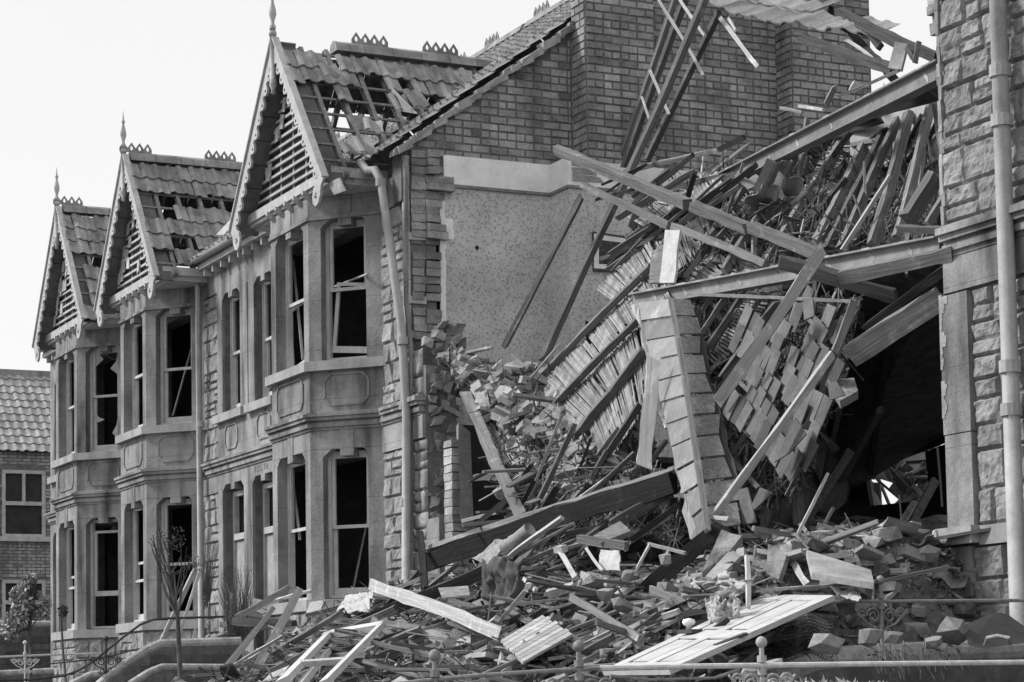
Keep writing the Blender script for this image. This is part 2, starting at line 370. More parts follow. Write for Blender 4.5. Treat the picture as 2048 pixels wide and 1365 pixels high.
def house(cx, x0, x1, door, label, cfg):
    H = Home('terraced_house', ((x0+x1)/2, 0, .4), label, 'house', 'bay fronted terraced houses')
    # ---- main wall mass with openings
    s = 1 if door > cx else -1          # door side
    dm = cfg['dm']                      # mirror line between the doors
    holes = [(cx-HT+.15, cx+HT-.15, 1.42, 3.4), (cx-HT+.15, cx+HT-.15, 4.62, 6.6)]
    wx = sorted((dm-s*.33, dm-s*1.2)); dx = sorted((dm-s*.2, dm-s*1.22))
    holes += [(wx[0], wx[1], 4.62, 6.54), (dx[0], dx[1], .4, 3.47)]
    mb = MB(); wall_cells(mb, x0, x1, .3, 7.1, holes, .0, .38); H.part('wall', mb, M['mortar'])
    # ---- interior shell: floors, ceiling, back and side linings
    mb = MB()
    mb.box(x0+.01, x1-.25, .38, 7.2, .3, .42); mb.box(x0+.01, x1-.25, .38, 7.2, 3.75, 3.95); mb.box(x0+.01, x1-.25, .38, 7.2, 6.9, 7.0)
    mb.box(x0+.01, x1-.25, 4.2, 4.3, .42, 3.75); mb.box(x0+.01, x1-.25, 4.2, 4.3, 3.95, 6.9)
    mb.box(x0+.01, x0+.1, .38, 4.2, .42, 3.75); mb.box(x0+.01, x0+.1, .38, 4.2, 3.95, 6.9)
    mb.box(x1-.3, x1-.25, .38, 4.2, .42, 3.75); mb.box(x1-.3, x1-.25, .38, 4.2, 3.95, 6.9)
    sx = cx+s*(HT+.1); mb.box(sx, sx+.1, .39, 4.2, .42, 3.75); mb.box(sx, sx+.1, .39, 4.2, 3.95, 6.9)
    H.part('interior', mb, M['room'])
    # ---- ashlar dressings
    mb = MB(); xa, xb = sorted((dm, dm-s*1.45)); Y0 = -.045
    hh = [(wx[0], wx[1], 4.62, 6.54), (dx[0], dx[1], .4, 3.47)]
    wall_cells(mb, xa, xb, .35, 7.05, [(a, b_, c, d) for a, b_, c, d in hh], Y0, -.001)
    xr = sorted((dm-s*1.45, cx+s*(HT+.02)))   # strip up to the bay / pipe: band under the string and frieze
    mb.box(xr[0], xr[1], Y0, -.001, 3.38, 3.75); mb.box(xr[0], xr[1], Y0, -.001, 6.62, 7.05)
    xo = sorted((cx-s*(HT+.02), (x0 if s > 0 else x1)))
    mb.box(xo[0], xo[1], Y0, -.001, 3.3, 3.75); mb.box(xo[0], xo[1], Y0, -.001, 6.55, 6.95)
    for (a, b_, zt) in ((wx[0], wx[1], 6.54), (dx[0], dx[1], 3.47)):     # shouldered lintels with a dropped keystone
        c = (a+b_)/2
        mb.extr([(a, Y0+.002, zt-.1), (a+.14, Y0+.002, zt), (a, Y0+.002, zt)], (0, .36, 0)); mb.extr([(b_, Y0+.002, zt-.1), (b_, Y0+.002, zt), (b_-.14, Y0+.002, zt)], (0, .36, 0))
        mb.box(c-.09, c+.09, Y0-.01, .2, zt-.1, zt+.001)
    (mb.box(dm-.05, dm+.05, Y0-.012, Y0-.001, 4.62, 6.54) if s > 0 else None)
    H.part('ashlar_dressing', mb, M['ashlar'])
    # raised panels below the first-floor windows
    mb = MB()
    def ring(O, u, v, n, w, h, t_=.018, c=.09):
        pts = [(c, 0), (w-c, 0), (w, c), (w, h-c), (w-c, h), (c, h), (0, h-c), (0, c)]
        for k in range(8):
            a = O+u*pts[k][0]+v*pts[k][1]; b_ = O+u*pts[(k+1) % 8][0]+v*pts[(k+1) % 8][1]
            mb.bar(a, b_, .028, t_*2, up=n)
    uz = Vector((0, 0, 1))
    for k in (0, 1):
        c = (wx[0]+wx[1])/2; ring(Vector((c-.3, Y0, 4.02)), Vector((1, 0, 0)), uz, Vector((0, -1, 0)), .6, .38); break
    for F in facets(cx):
        w = F[3]-.46; ring(F[0]+F[1]*.23+uz*4.0, F[1], uz, F[2], w, .42)
    H.part('panel_moulding', mb, M['ashlar'])
    # ---- string course, sills
    mb = MB(); str_prof = [(.02, 3.66, 3.70), (.05, 3.70, 3.76), (.03, 3.76, 3.79), (.085, 3.79, 3.84), (.11, 3.84, 3.88), (.05, 3.88, 3.905)]
    for d, a, b_ in str_prof:
        mb.prism(bay_poly(cx, d), a, b_)
        bp = bay_poly(cx, d); mb.box(x0, bp[0][0], Y0-d, .02, a, b_); mb.box(bp[3][0], x1, Y0-d, .02, a, b_)
    H.part('string_course', mb, M['ashlar'])
    mb = MB(); mb.prism(bay_poly(cx, .09), 4.47, 4.6); mb.prism(bay_poly(cx, .09), 1.22, 1.37)
    mb.box(wx[0]-.25, wx[1]+.1 if s < 0 else wx[1]+.25, Y0-.09, -.001, 4.47, 4.6); H.part('sill', mb, M['sill'])
    # ---- bay body
    mb = MB(); mb.prism(bay_poly(cx, 0), 3.905, 4.47); mb.prism(bay_poly(cx, 0), 3.4, 3.66); mb.prism(bay_poly(cx, 0), 6.6, 6.95); mb.prism(bay_poly(cx, .03), 6.55, 6.6+.0); mb.prism(bay_poly(cx, .035), .3, 1.22)
    FA = facets(cx); fr = .19
    for (z0, z1, zt) in ((1.37, 3.4, 3.4), (4.6, 6.55, 6.55)):
        for F in FA:
            L_ = F[3]
            for a, b_ in ((0, fr), (L_-fr-(.06 if F[4] == 'r' else 0), L_)):
                fb(mb, F, a, b_, z0, zt, -.2, -.001)
            # lintel shoulders and keystone
            c = L_/2; t0 = F[0]+F[1]*0
            for a, b_, k in ((fr, fr+.13, 0), (L_-fr-.13, L_-fr, 1)):
                p0 = F[0]+F[1]*a-F[2]*.002; p1 = F[0]+F[1]*b_-F[2]*.002
                tri = [p0+uz*(zt-.11), p1+uz*zt, p0+uz*zt] if k == 0 else [p0+uz*zt, p1+uz*(zt-.11), p1+uz*zt]
                mb.extr(tri, -F[2]*.2)
            fb(mb, F, c-.1, c+.1, zt-.1, zt+.3, -.2, .012)
    H.part('bay', mb, M['ashlar'])
    # ---- rock faced work
    mb = MB(); n_ = Vector((0, -1, 0)); ux = Vector((1, 0, 0))
    a, b_ = xo
    for z0, z1 in ((.35, 3.3), (3.92, 6.55)): rockwork(mb, (a, -.003, z0), ux, uz, n_, b_-a-(.0), z1-z0, wmax=.42)
    a, b_ = xr
    for z0, z1 in ((.35, 3.38), (3.92, 6.62)): rockwork(mb, (a, -.003, z0), ux, uz, n_, b_-a, z1-z0, wmax=.42)
    for F in FA[1:]: rockwork(mb, F[0]+F[2]*.035+uz*.35, F[1], uz, F[2], F[3], .85, wmax=.4)
    H.part('stonework', mb, M['rock'])
    # ---- windows
    for F, lo, up_ in ((FA[1], cfg['f_lo'], cfg['f_up']), (FA[2], cfg['r_lo'], cfg['r_up'])):
        L_ = F[3]; s1 = L_-fr-(.06 if F[4] == 'r' else 0)
        sash_window(H, F, fr, s1, 1.39, 3.38, **lo); sash_window(H, F, fr, s1, 4.62, 6.54, **up_)
    sash_window(H, (Vector((0, 0, 0)), ux, n_, 1, 'w'), wx[0]+.001, wx[1]-.001, 4.63, 6.52, dep=-.09, **cfg.get('w', {}))
    for z0, z1 in ((1.4, 3.38), (4.62, 6.52)): mb = MB(); fb(mb, FA[0], fr, FA[0][3]-fr, z0, z1, -.15, -.12); H.part('dark_filler_panel', mb, M['room'])  # added dark panels close the unseen left openings so the front windows look dark
    # ---- door
    mb = MB(); fy0, fy1 = .12, .2
    mb.box(dx[0]+.001, dx[0]+.09, fy0, fy1, .42, 3.36); mb.box(dx[1]-.09, dx[1]-.001, fy0, fy1, .42, 3.36); mb.box(dx[0]+.09, dx[1]-.09, fy0, fy1, 3.28, 3.36); mb.box(dx[0]+.09, dx[1]-.09, fy0-.02, fy1, 2.58, 2.68)
    df = H.part('door_frame', mb, M['cream'])
    mb = MB(); mb.box(dx[0]+.1, dx[1]-.1, .14, .18, 1.15, 2.57, .8); mb.box(dx[0]+.1, dx[1]-.1, .141, .179, .42, 1.149, .22)
    H.part('door', mb, M['cream'])
    # ---- eaves of the straight part: gutter, fascia, brackets
    GH = cfg['gh']; GS = (GA-GZ)/GH
    gx0, gx1 = sorted((dm, cx+cfg['gx']+s*(GH-.1)))
    mb = MB(); mb.box(gx0, gx1, -.22, -.0, 7.05, 7.12); mb.box(gx0, gx1, -.2, -.17, 7.12, 7.24)
    k = gx0+.2
    while k < gx1: mb.box(k, k+.05, -.18, -.046, 6.93, 7.05); k += .42
    H.part('eaves_board', mb, M['cream'])
    mb = MB(); seg = 8
    for q in range(seg):
        a0, a1 = PI+PI*q/seg, PI+PI*(q+1)/seg
        mb.extr([(gx0, -.28+.07*math.cos(a0), 7.22+.07*math.sin(a0)), (gx0, -.28+.07*math.cos(a1), 7.22+.07*math.sin(a1)), (gx0, -.28+.06*math.cos(a1), 7.22+.06*math.sin(a1)), (gx0, -.28+.06*math.cos(a0), 7.22+.06*math.sin(a0))], (gx1-gx0, 0, 0))
    H.part('gutter', mb, M['pipe'])
    # ---- main roof tiles
    vs = Vector((0, 1, RSL)).normalized(); nn = Vector((0, -RSL, 1)).normalized(); sl = (RIDGE_Y+.3)/vs.y
    mb = MB()
    def keepm(i, j, q):
        return not (abs(q.x-cx-cfg['gx']) < GH and q.z < GA-GS*abs(q.x-cx-cfg['gx'])-.05)
    pantiles(mb, (x0, -.32, roofz(-.32)), Vector((1, 0, 0)), vs, nn, int((x1-x0+.02)/.21), int(sl/.34)+1, keep=keepm)
    # back slope, plain
    mb.poly([(x0, RIDGE_Y, roofz(RIDGE_Y)), (x1, RIDGE_Y, roofz(RIDGE_Y)), (x1-.3, 7.0, 9.4), (x0, 7.0, 9.4)], [(0, 1, 2, 3)])
    H.part('roof_tiles', mb, M['tile'])
    mb = MB(); zt = roofz(RIDGE_Y)+.05
    for q in range(int((x1-x0)/.45)):
        xx = x0+q*.45; mb.extr([(xx, RIDGE_Y-.16, zt-.08), (xx, RIDGE_Y-.09, zt+.04), (xx, RIDGE_Y, zt+.08), (xx, RIDGE_Y+.09, zt+.04), (xx, RIDGE_Y+.16, zt-.08)], (.44, 0, 0), U(.8, 1.1))
    xx = x0+.2
    while xx < x1-.5: crest(mb, (xx, RIDGE_Y, zt+.07), (1, 0, 0), 4); xx += 1.35
    H.part('ridge_tiles', mb, M['tile'])
    # ---- gable over the bay
    yf, yw = -1.0, -.70; cx = cx+cfg['gx']; GH = cfg['gh']; GS = (GA-GZ)/GH
    mb = MB(); tri = [(cx-GH+.12, yw, GZ+.1), (cx+GH-.12, yw, GZ+.1), (cx, yw, GA-.12)]
    mb.extr(tri, (0, .03, 0)); H.part('gable_backing', mb, M['woodd'])
    mb = MB(); z = GZ+.28; k = 0
    while z < GA-.35:
        hw = (GA-z)/GS-.16; mb.box(cx-hw, cx+hw, yw-.045, yw-.012, z, z+.035, U(.8, 1.2)); z += .125
    for xx in (-.95, -.5, 0, .5, .95): mb.box(cx+xx-.03, cx+xx+.03, yw-.011, yw-.001, GZ+.1, GA-GS*abs(xx)-.2, .6)
    rg = random.Random(cfg['seed'])
    for q in range(cfg.get('shingles', 12)):   # a few surviving shingles near the edges
        zz = rg.uniform(GZ+.25, GA-.8); hw = (GA-zz)/GS-.22; xx = cx-hw+abs(rg.gauss(0, .16)) if rg.random() < .8 else cx+rg.uniform(-hw, hw)*.8
        mb.obox((xx, yw-.07, zz), (.13, rg.uniform(-.01, .01), rg.uniform(-.03, .03)), (0, .015, 0), (rg.uniform(-.04, .04), .01, .2), rg.uniform(.7, 1.3))
    H.part('gable_battens', mb, M['cream'])
    mb = MB(); mb.box(cx-GH+.05, cx+GH-.05, yw-.12, 0, GZ+.03, GZ+.16); mb.box(cx-GH+.1, cx+GH-.1, yw-.08, 0, GZ-.02+.001, GZ+.03)
    for q in range(7):
        xx = cx-1.1+q*.36
        if abs(xx-cx) < HF+.3: mb.extr([(xx, yw+.03, GZ-.02), (xx, yw-.16, GZ+.03), (xx, yw-.16, GZ-.03), (xx, yw+.03, GZ-.18)], (.05, 0, 0))
    mb.prism([(cx-GH+.1, 0), (cx-GH+.1, yw), (cx+GH-.1, yw), (cx+GH-.1, 0)], GZ-.05, GZ-.021)
    H.part('gable_sill', mb, M['cream'])
    rs = H.e
    for sg, nm in ((-1, 'left'), (1, 'right')):
        u = Vector((sg*GH, 0, -(GA-GZ))).normalized(); nrm = Vector((sg*(GA-GZ), 0, GH)).normalized(); LL = math.hypot(GH, GA-GZ)+.16
        A = Vector((cx, yf, GA+.06))
        mb = MB()
        for q in range(8):   # soffit boards
            a = A+u*(LL*q/8)-nrm*.06; mb.obox(a+Vector((0, .03, 0)), u*(LL/8-.012), Vector((0, yw-yf, 0)), nrm*.02, U(.8, 1.1))
        mb.obox(A-nrm*.038+Vector((0, .03, 0)), u*LL, Vector((0, yw-yf, 0)), nrm*.012, .5)
        H.part('soffit', mb, M['woodw'])
        # bargeboard outline
        pts = [(-.02, 0), (LL, 0)]
        low = []
        # end drop
        for k in range(11):
            an = -PI/2+.3+(2*PI-1.3)*k/10*.78; low.append((LL-.02+.115*math.cos(an)*.9-.02, -.23-.12*math.sin(an+PI)*1.0 if False else -.22+.125*math.sin(an)*1.0))
        drop = [(LL, -.1), (LL+.08, -.2), (LL+.11, -.31), (LL+.07, -.41), (LL-.03, -.45), (LL-.12, -.41), (LL-.17, -.31), (LL-.16, -.2)]
        sc_ = []; x = LL-.2; st = .225
        while x > .25:
            sc_ += [(x, -.13), (x-.02, -.165), (x-.05, -.2), (x-.09, -.215), (x-.13, -.2), (x-.155, -.165), (x-.17, -.13), (x-.2, -.115)]; x -= st
        sc_.append((.05, -.12))
        outl = [(-.02, .03), (LL, .03)]+drop+sc_
        mb = MB()
        mb.extr([A+u*a+nrm*b_ for a, b_ in outl] if sg > 0 else [A+u*a+nrm*b_ for a, b_ in outl][::-1], (0, .035, 0))
        mb.obox(A+nrm*.03+Vector((0, -.03, 0)), u*LL, Vector((0, .1, 0)), nrm*.03)
        bb = H.part('bargeboard', mb, M['cream'])
        mb = MB(); c = A+u*(LL-.03)+nrm*(-.31)+Vector((0, -.003, 0))
        for an in (0, 2.1, 4.2): q = c+u*(.028*math.cos(an))+nrm*(.028*math.sin(an)); mb.extr([q+u*(.02*math.cos(k))+nrm*(.02*math.sin(k)) for k in (0, 1.05, 2.1, 3.14, 4.2, 5.2)], (0, .002, 0))
        x = LL-.29
        while x > .3:
            c = A+u*x+nrm*(-.15)+Vector((0, -.003, 0)); mb.extr([c+u*(.022*math.cos(k))+nrm*(.022*math.sin(k)) for k in (0, 1.05, 2.1, 3.14, 4.2, 5.2)], (0, .002, 0)); x -= st
        mb.build('dark_hole_disc', M['dark'], bb)  # flat dark discs stand in for the shade of pierced holes
        # rafters, battens and tiles of this slope
        yend = lambda z: (z-EAVE)/RSL-.25
        mb = MB(); q = yw+.1; 
        while q < 2.3:
            zf = max(GZ, roofz(q)); Ls = (GA-zf)/(GA-GZ)*math.hypot(GH, GA-GZ)
            if Ls > .2: mb.bar(Vector((cx, q, GA-.03)), Vector((cx, q, GA-.03))+u*Ls, .06, .1, up=nrm)
            q += .38
        H.part('rafter', mb, M['woodm'])
        mb = MB(); s_ = .2
        while s_ < LL-.15:
            z = GA-s_*(GA-GZ)/math.hypot(GH, GA-GZ); ye = min(max(yend(z), 0), 2.3)
            a = Vector((cx, yf+.05, GA+.06))+u*s_-nrm*.02; mb.bar(a, a+Vector((0, ye-yf, 0)), .04, .025, up=nrm); s_ += .34 if True else 0
        H.part('batten', mb, M['woodm'])
        mb = MB(); v = -u
        ft = Vector((cx, yf+.02, GA+.07))+u*(LL+.02)
        fn = cfg['keep'][nm]
        def keep(i, j, q, fn=fn):
            if q.y > yend(q.z)+.1 or q.z > GA-.02: return False
            return fn(i, j)
        uu = Vector((0, 1, 0)); 
        if sg > 0: pantiles(mb, ft+nrm*.01, uu, v, nrm, 18, 8, exp=.345, keep=keep, jit=cfg.get('jit', .035))
        else: pantiles(mb, ft+nrm*.01, uu, v, nrm, 18, 8, exp=.345, keep=keep, jit=.03)
        o = H.part('gable_roof_tiles', mb, M['tile'])
    # ridge of the gable
    mb = MB(); y = yf+.1 if not cfg.get('ridge_from') else cfg['ridge_from']
    while y < 2.2:
        mb.extr([(cx-.15, y, GA-.02), (cx-.1, y, GA+.1), (cx, y, GA+.15), (cx+.1, y, GA+.1), (cx+.15, y, GA-.02)], (0, .43, 0), U(.85, 1.15)); y += .44
    for y, nn_ in cfg['crests']: crest(mb, (cx, y, GA+.14), (0, 1, 0), nn_)
    H.part('gable_ridge_tiles', mb, M['tile'])
    mb = MB(); mb.tube([(cx, yf-.0, GA-.5), (cx, yf, GA+.22)], .045); 
    lathe(mb, (cx, yf, GA+.12), [(.0, -.02), (.055, 0), (.055, .05), (.03, .08), (.05, .12), (.03, .16), (.025, .2), (.055, .3), (.05, .36), (.02, .48), (.02, .5), (.035, .53), (.02, .56), (.012, .6), (.0, .74)])
    lathe(mb, (cx, yf, GA-.72), [(0, 0), (.04, .03), (.025, .07), (.055, .13), (.05, .2), (.03, .25)])
    H.part('finial', mb, M['cream'], smooth=True)
    return H

T_ = lambda *a: True
rng = random.Random(5)
kC = {'right': lambda i, j: (j >= 7 and i != 3) or (j == 6 and i not in (5, 6, 8)) or (j == 5 and (i in (3,) or i > 11)) or (j == 4 and i > 12), 'left': lambda i, j: not (j in (1, 2, 3, 4, 5) and 3 <= i <= 10)}
kB = {'right': lambda i, j: (j >= 6) or (j == 4 and 3 <= i <= 7) or (j == 3 and i <= 6) or (j == 2 and i not in (2, 3)) or (j == 1 and 2 <= i <= 9) or (j == 0 and i > 1), 'left': lambda i, j: True}
kA = {'right': lambda i, j: (j >= 6) or (j in (5,) and i <= 4) or (j in (1, 2, 3)) and i > 0 or j == 0, 'left': lambda i, j: not (j in (4, 5) and i in (5, 6))}
DM = -33.52
HC = house(-29.70, DM, -27.2, DM, 'nearest surviving bay fronted house beside the collapsed gap, its gable roof stripped to rafters', dict(dm=DM, gx=.1, gh=1.77, seed=3, shingles=7, keep=kC, ridge_from=-.1, crests=((.25, 4), (1.35, 4)),
    f_lo=dict(upper=True, lower=False), f_up=dict(upper=True, lower=True, tilt=.12, lo_off=.0), r_lo=dict(mid=2.35), r_up=dict(tilt=-.09, mid=5.6, lo_off=.06)))
HB = house(-37.33, -39.5, DM, DM, 'middle bay fronted house with a band of tiles missing from its gable roof', dict(dm=DM, gx=.33, gh=1.66, seed=8, shingles=16, keep=kB, crests=((-1.0, 4), (.5, 4)),
    f_lo=dict(up_off=-.3), f_up=dict(), r_lo=dict(mid=2.3, lo_off=.0), r_up=dict(mid=5.55)))
HA = house(-41.69, -45.6, -39.5, -45.6, 'farthest bay fronted house at the left end of the terrace', dict(dm=-45.6, gx=.3, gh=1.66, seed=21, shingles=16, keep=kA, crests=((-1.0, 4),),
    f_lo=dict(up_off=-.2), f_up=dict(), r_lo=dict(upper=False, lo_off=.55, mid=2.6), r_up=dict(glass=5, mid=5.65)))
# ---- details that belong to single houses
def pipe(H, pts, r, collars, parent=None):
    mb = MB(); mb.tube(pts, r, 12); o = H.part('downpipe', mb, M['pipe'], smooth=True); mb = MB()
    for c in collars: c = Vector(c); mb.tube([c-Vector((0, 0, .05)), c+Vector((0, 0, .05))], r*1.28, 12)
    q = mb.build('pipe_collar', M['pipe'], o)
    return o
pipe(HB, [(-35.58, -.26, 7.18), (-35.58, -.2, 6.95), (-35.58, -.16, 6.8), (-35.58, -.14, .5)], .052, [(-35.58, -.2, 6.95), (-35.58, -.14, 4.55), (-35.58, -.14, 2.3), (-35.58, -.14, .9)])
pA = [P(720, 325, -.35), P(735, 342, -.33), P(750, 340, -.3), P(762, 362, -.26), P(803, 655, -.16), P(806, 700, -.15), P(813, 830, -.15), P(812, 1160, -.15)]
pipe(HC, pA, .058, [P(762, 366, -.26), P(805, 682, -.16), P(809, 812, -.15), P(811, 1005, -.15)])
for Hh, a, b_, nm in ((HB, (386, 688, .25), (346, 832, .0), 'hanging_bar'), (HC, (582, 930, -.45), (600, 1080, -.5), 'hanging_bar'), (HC, (664, 576, -.1), (736, 548, -.2), 'hanging_bar'), (HC, (586, 520, -.4), (606, 720, -.5), 'hanging_bar'), (HA, (199, 700, .1), (228, 720, .1), 'hanging_bar')):
    mb = MB(); mb.bar(P(*a), P(*b_), .035, .02); Hh.part(nm, mb, M['cream'])
# torn curtains still hanging in three windows
for Hh, x0_, y0_, x1_, y1_, Y_ in ((HB, 331, 1140, 345, 1176, .3), (HA, 193, 1045, 198, 1068, .4), (HA, 225, 1045, 229, 1068, .4), (HC, 590, 950, 596, 1130, -.2), (HB, 268, 640, 276, 700, -.2), (HA, 187, 830, 199, 890, .3)):
    mb = MB(); K = 10; pts = []
    for j in range(9):
        for i in range(K+1):
            p = P(x0_+(x1_-x0_)*i/K+2*math.sin(j*.8), y0_+(y1_-y0_)*j/8, Y_); p.y += .03*math.sin(i*1.9+j*.3); pts.append(p)
    mb.poly(pts, [(j*(K+1)+i, j*(K+1)+i+1, (j+1)*(K+1)+i+1, (j+1)*(K+1)+i) for j in range(8) for i in range(K)]); Hh.part('torn_curtain', mb, M['cloth'])
# second, thinner pipe beside it
mb = MB(); mb.tube([P(812, 312, -.06), P(812, 600, -.06), P(822, 700, -.06), P(823, 1150, -.06)], .035, 8); HC.part('waste_pipe', mb, M['ashlar'])
# bird's nest and hanging slate in the broken eave corner
mb = MB(); c = P(682, 345, -.6)
for k in range(500):
    d = Vector((random.gauss(0, .1), random.gauss(0, .1), random.gauss(0, .09))); e = Vector((U(-1, 1), U(-1, 1), U(-1, 1)))*.09; mb.bar(c+d-e, c+d+e, .004, .004)
tag(mb.build('nest', M['nest']), 'dark tangled nest of straw under the broken eave beside the gable foot', 'nest')
def quad_slab(name, pts, th, m, label, cat, group=None, sub=0, curl=0.):
    """flat piece given by 4 corners (px,py,Y), with thickness; slightly curled"""
    q = [P(*p) for p in pts]; c = sum(q, Vector())/4; n = (q[2]-q[0]).cross(q[3]-q[1]).normalized()
    if n.dot(Vector(CAM)-c) < 0: n = -n
    k = 16 if curl > .02 else 5; v = []; curl *= .7
    for s_ in (0, -1):
        for j in range(k+1):
            for i in range(k+1):
                a, b_ = i/k, j/k; p = (q[0]*(1-a)+q[1]*a)*(1-b_)+(q[3]*(1-a)+q[2]*a)*b_
                p = p+n*(s_*th+curl*(noise.noise(p*3)+.55*noise.noise(p*8)+.4*noise.noise(p*19)+.2*noise.noise(p*40))); v.append(p-c)
    W = k+1; S = W*W
    f = [(j*W+i, j*W+i+1, (j+1)*W+i+1, (j+1)*W+i) for j in range(k) for i in range(k)]
    f += [tuple(S+x for x in reversed(ff)) for ff in f]
    for i in range(k):
        f += [(i+1, i, S+i, S+i+1), (k*W+i, k*W+i+1, S+k*W+i+1, S+k*W+i), (i*W, (i+1)*W, S+(i+1)*W, S+i*W), ((i+1)*W+k, i*W+k, S+i*W+k, S+(i+1)*W+k)]
    mb = MB(); mb.poly(v, f); o = mb.build(name, M[m]); o.location = c
    return tag(o, label, cat, group)
quad_slab('roof_tile', [(655, 367, -.9), (678, 356, -.9), (690, 382, -.9), (668, 390, -.9)], .02, 'tile', 'loose tile hanging from the broken eave below the nest', 'roof tile')
quad_slab('roof_tile', [(778, 172, .2), (820, 215, .1), (832, 228, .1), (796, 222, .2)], .02, 'tile', 'dark tile standing on edge in the valley of the nearest gable', 'roof tile', curl=.02)
# fallen white disc on roof of middle section
quad_slab('board_offcut', [(432, 470, -.5), (462, 438, -.5), (465, 448, -.5), (448, 470, -.5)], .02, 'white', 'rounded end of a white bargeboard lying on the low tiles above the gutter', 'board')

# ------------------------------------------------------------------ party wall of house C with gable brickwork
XP = -27.2
def verge(y): return 7.22+RSL*(y+.1)
mb = MB()
prof = [(0.45, -.2), (7.2, -.2), (7.2, 10.6), (6.3, 10.6), (RIDGE_Y, verge(RIDGE_Y)), (-.1, verge(-.1)), (-.1, 6.6), (.45, 6.6)]
mb.extr([(XP-.3, y, z-.06) for y, z in prof], (.29, 0, 0))
HC.part('party_wall', mb, M['mortar'])
mb = MB(); uy = Vector((0, 1, 0)); nX = Vector((1, 0, 0)); uz = Vector((0, 0, 1))
Zb = 7.16
bricks(mb, (XP-.012, 0.0, Zb), uy, uz, nX, 2.44, 2.2, keep=lambda a, z: Zb+z < verge(a)-.09)
bricks(mb, (XP-.012, -.1, 6.62), uy, uz, nX, .62, .53, keep=lambda a, z: not (a > .45 and random.random() < .4))
bricks(mb, (XP-.012, 2.44, 6.5), uy, uz, nX, 4.8, 4.6, keep=lambda a, z: 6.5+z < verge(2.44+a)-.05)
HC.part('gable_brickwork', mb, M['brick'])
def breast(y0, y1, z0, z1, X1, m, nm):
    mb = MB(); mb.box(XP-.01, X1, y0, y1, z0, z1); H = HC.part(nm, mb, M['mortar'])
    mb = MB(); bricks(mb, (X1, y0, z0), uy, uz, nX, y1-y0, z1-z0); bricks(mb, (XP, y0, z0), nX, uz, -uy, X1-XP, z1-z0)
    mb.build('breast_brickwork', m, H)
breast(2.46, 3.52, 7.05, 12.2, XP+.40, M['brick'], 'chimney_stack')
breast(5.75, 7.1, 4.2, 12.2, XP+.40, M['brick'], 'chimney_stack')
# step in the front face of wall beside the verge: pale mortar fillet
mb = MB(); y = -.15
while y < 2.5:
    z = verge(y); c = Vector((XP+.02+U(-.03, .02), y, z-.0+U(-.02, .02))); r = U(.05, .08)
    mb.hexa([c+Vector((a*r*U(.8, 1.3), b_*r*U(.9, 1.6), g*r*U(.6, .9)+b_*r*.7)) for g in (-1, 1) for a, b_ in ((-1, -1), (1, -1), (1, 1), (-1, 1))], U(.8, 1.1)); y += .085
HC.part('verge_mortar', mb, M['sill'])
# ragged broken quoin at the wall end
mb = MB()
for j in range(11):
    z = 6.05+j*.106; o_ = U(.0, .1); w = U(.15, .3)+.1*(j in (5, 6, 7))
    mb.obox((XP+.0, .02, z), (.03+o_*.4, 0, 0), (0, .2, 0), (0, 0, .096), U(.6, 1.1), .006)
    mb.obox((XP+.0, .225, z), (.05+o_, 0, 0), (0, w, U(-.01, .01)), (0, 0, .094), U(.6, 1.15), .008)
for j in range(18):
    z = 4.7+j*.106
    if j in (4, 11): continue
    mb.obox((XP+.005, .02+U(0, .03), z), (U(.01, .05), 0, 0), (0, .17+U(-.02, .02), 0), (0, 0, .097), U(.6, 1), .004); mb.obox((XP+.005, .22, z+U(-.01, .01)), (U(.01, .07), 0, 0), (0, .2+U(-.02, .02), 0), (0, 0, .095), U(.5, .95), .006)
for j in range(5): mb.obox((XP+.005, .03, 6.66+j*.106), (U(.02, .05), 0, 0), (0, .19, 0), (0, 0, .097), U(.7, 1), .004)
HC.part('broken_quoin', mb, M['brick'])
mb = MB()
for z in (4.72, 5.18, 6.02): mb.obox((XP-.06, -.06, z), (.09, 0, 0), (0, .28, 0), (0, 0, .09), 1.2, .006)
z = 4.6
while z < 7.1: h = U(.3, .6); mb.obox((XP-.06, -.075, z), (.085, 0, 0), (0, .075, 0), (0, 0, min(h, 7.12-z)-.01), U(.9, 1.25), .004); z += h
HC.part('quoin_stones', mb, M['sill'])
# plastered and papered room walls
mb = MB(); BX = -26.62
mb.obox((XP-.005, .47, 3.6), (.03, 0, 0), (0, 1.6, 0), (0, 0, 3.16)); mb.box(XP-.004, BX, 2.07, 2.1, 3.2, 6.76)
wl = [(2.1, 3.2), (2.1, 6.76), (3.9, 6.76), (3.9, 3.2)]
# breast face with a dark fireplace opening below
mb.box(BX-.03, BX, 2.1, 4.4, 4.98, 6.76); mb.box(BX-.03, BX, 2.1, 2.28, 3.2, 4.98); mb.box(BX-.03, BX, 3.3, 4.4, 3.2, 4.98)
mb.box(XP, XP+.03, 4.4, 7.0, 3.2, 6.76)
HC.part('papered_wall', mb, M['wallpaper'])
mb = MB(); mb.box(XP-.004, XP+.028, .5, 2.07, 6.80, 7.19); mb.box(XP-.003, BX-.005, 2.068, 2.1, 6.80, 7.19); mb.box(BX-.035, BX-.004, 2.1, 4.4, 6.80, 7.15)
mb.box(XP-.002, XP+.03, .43, .47, 4.6, 6.8, .95)
for k in range(14): z = 4.8+k*.14; a = .03+.05*abs(noise.noise(Vector((k*.7, 2, 1)))); mb.box(XP+.026, XP+.031, .47, .47+a+(.12 if k in (9, 10) else 0), z, z+.141, 1)
HC.part('plaster_frieze', mb, M['plaster'])
mb = MB(); mb.box(XP-.003, XP+.055, .48, 2.065, 6.76, 6.80); mb.box(XP-.003, BX+.02, 2.045, 2.1, 6.76, 6.80); mb.box(BX-.03, BX+.02, 2.1, 4.4, 6.76, 6.8)
HC.part('picture_rail', mb, M['woodw'])
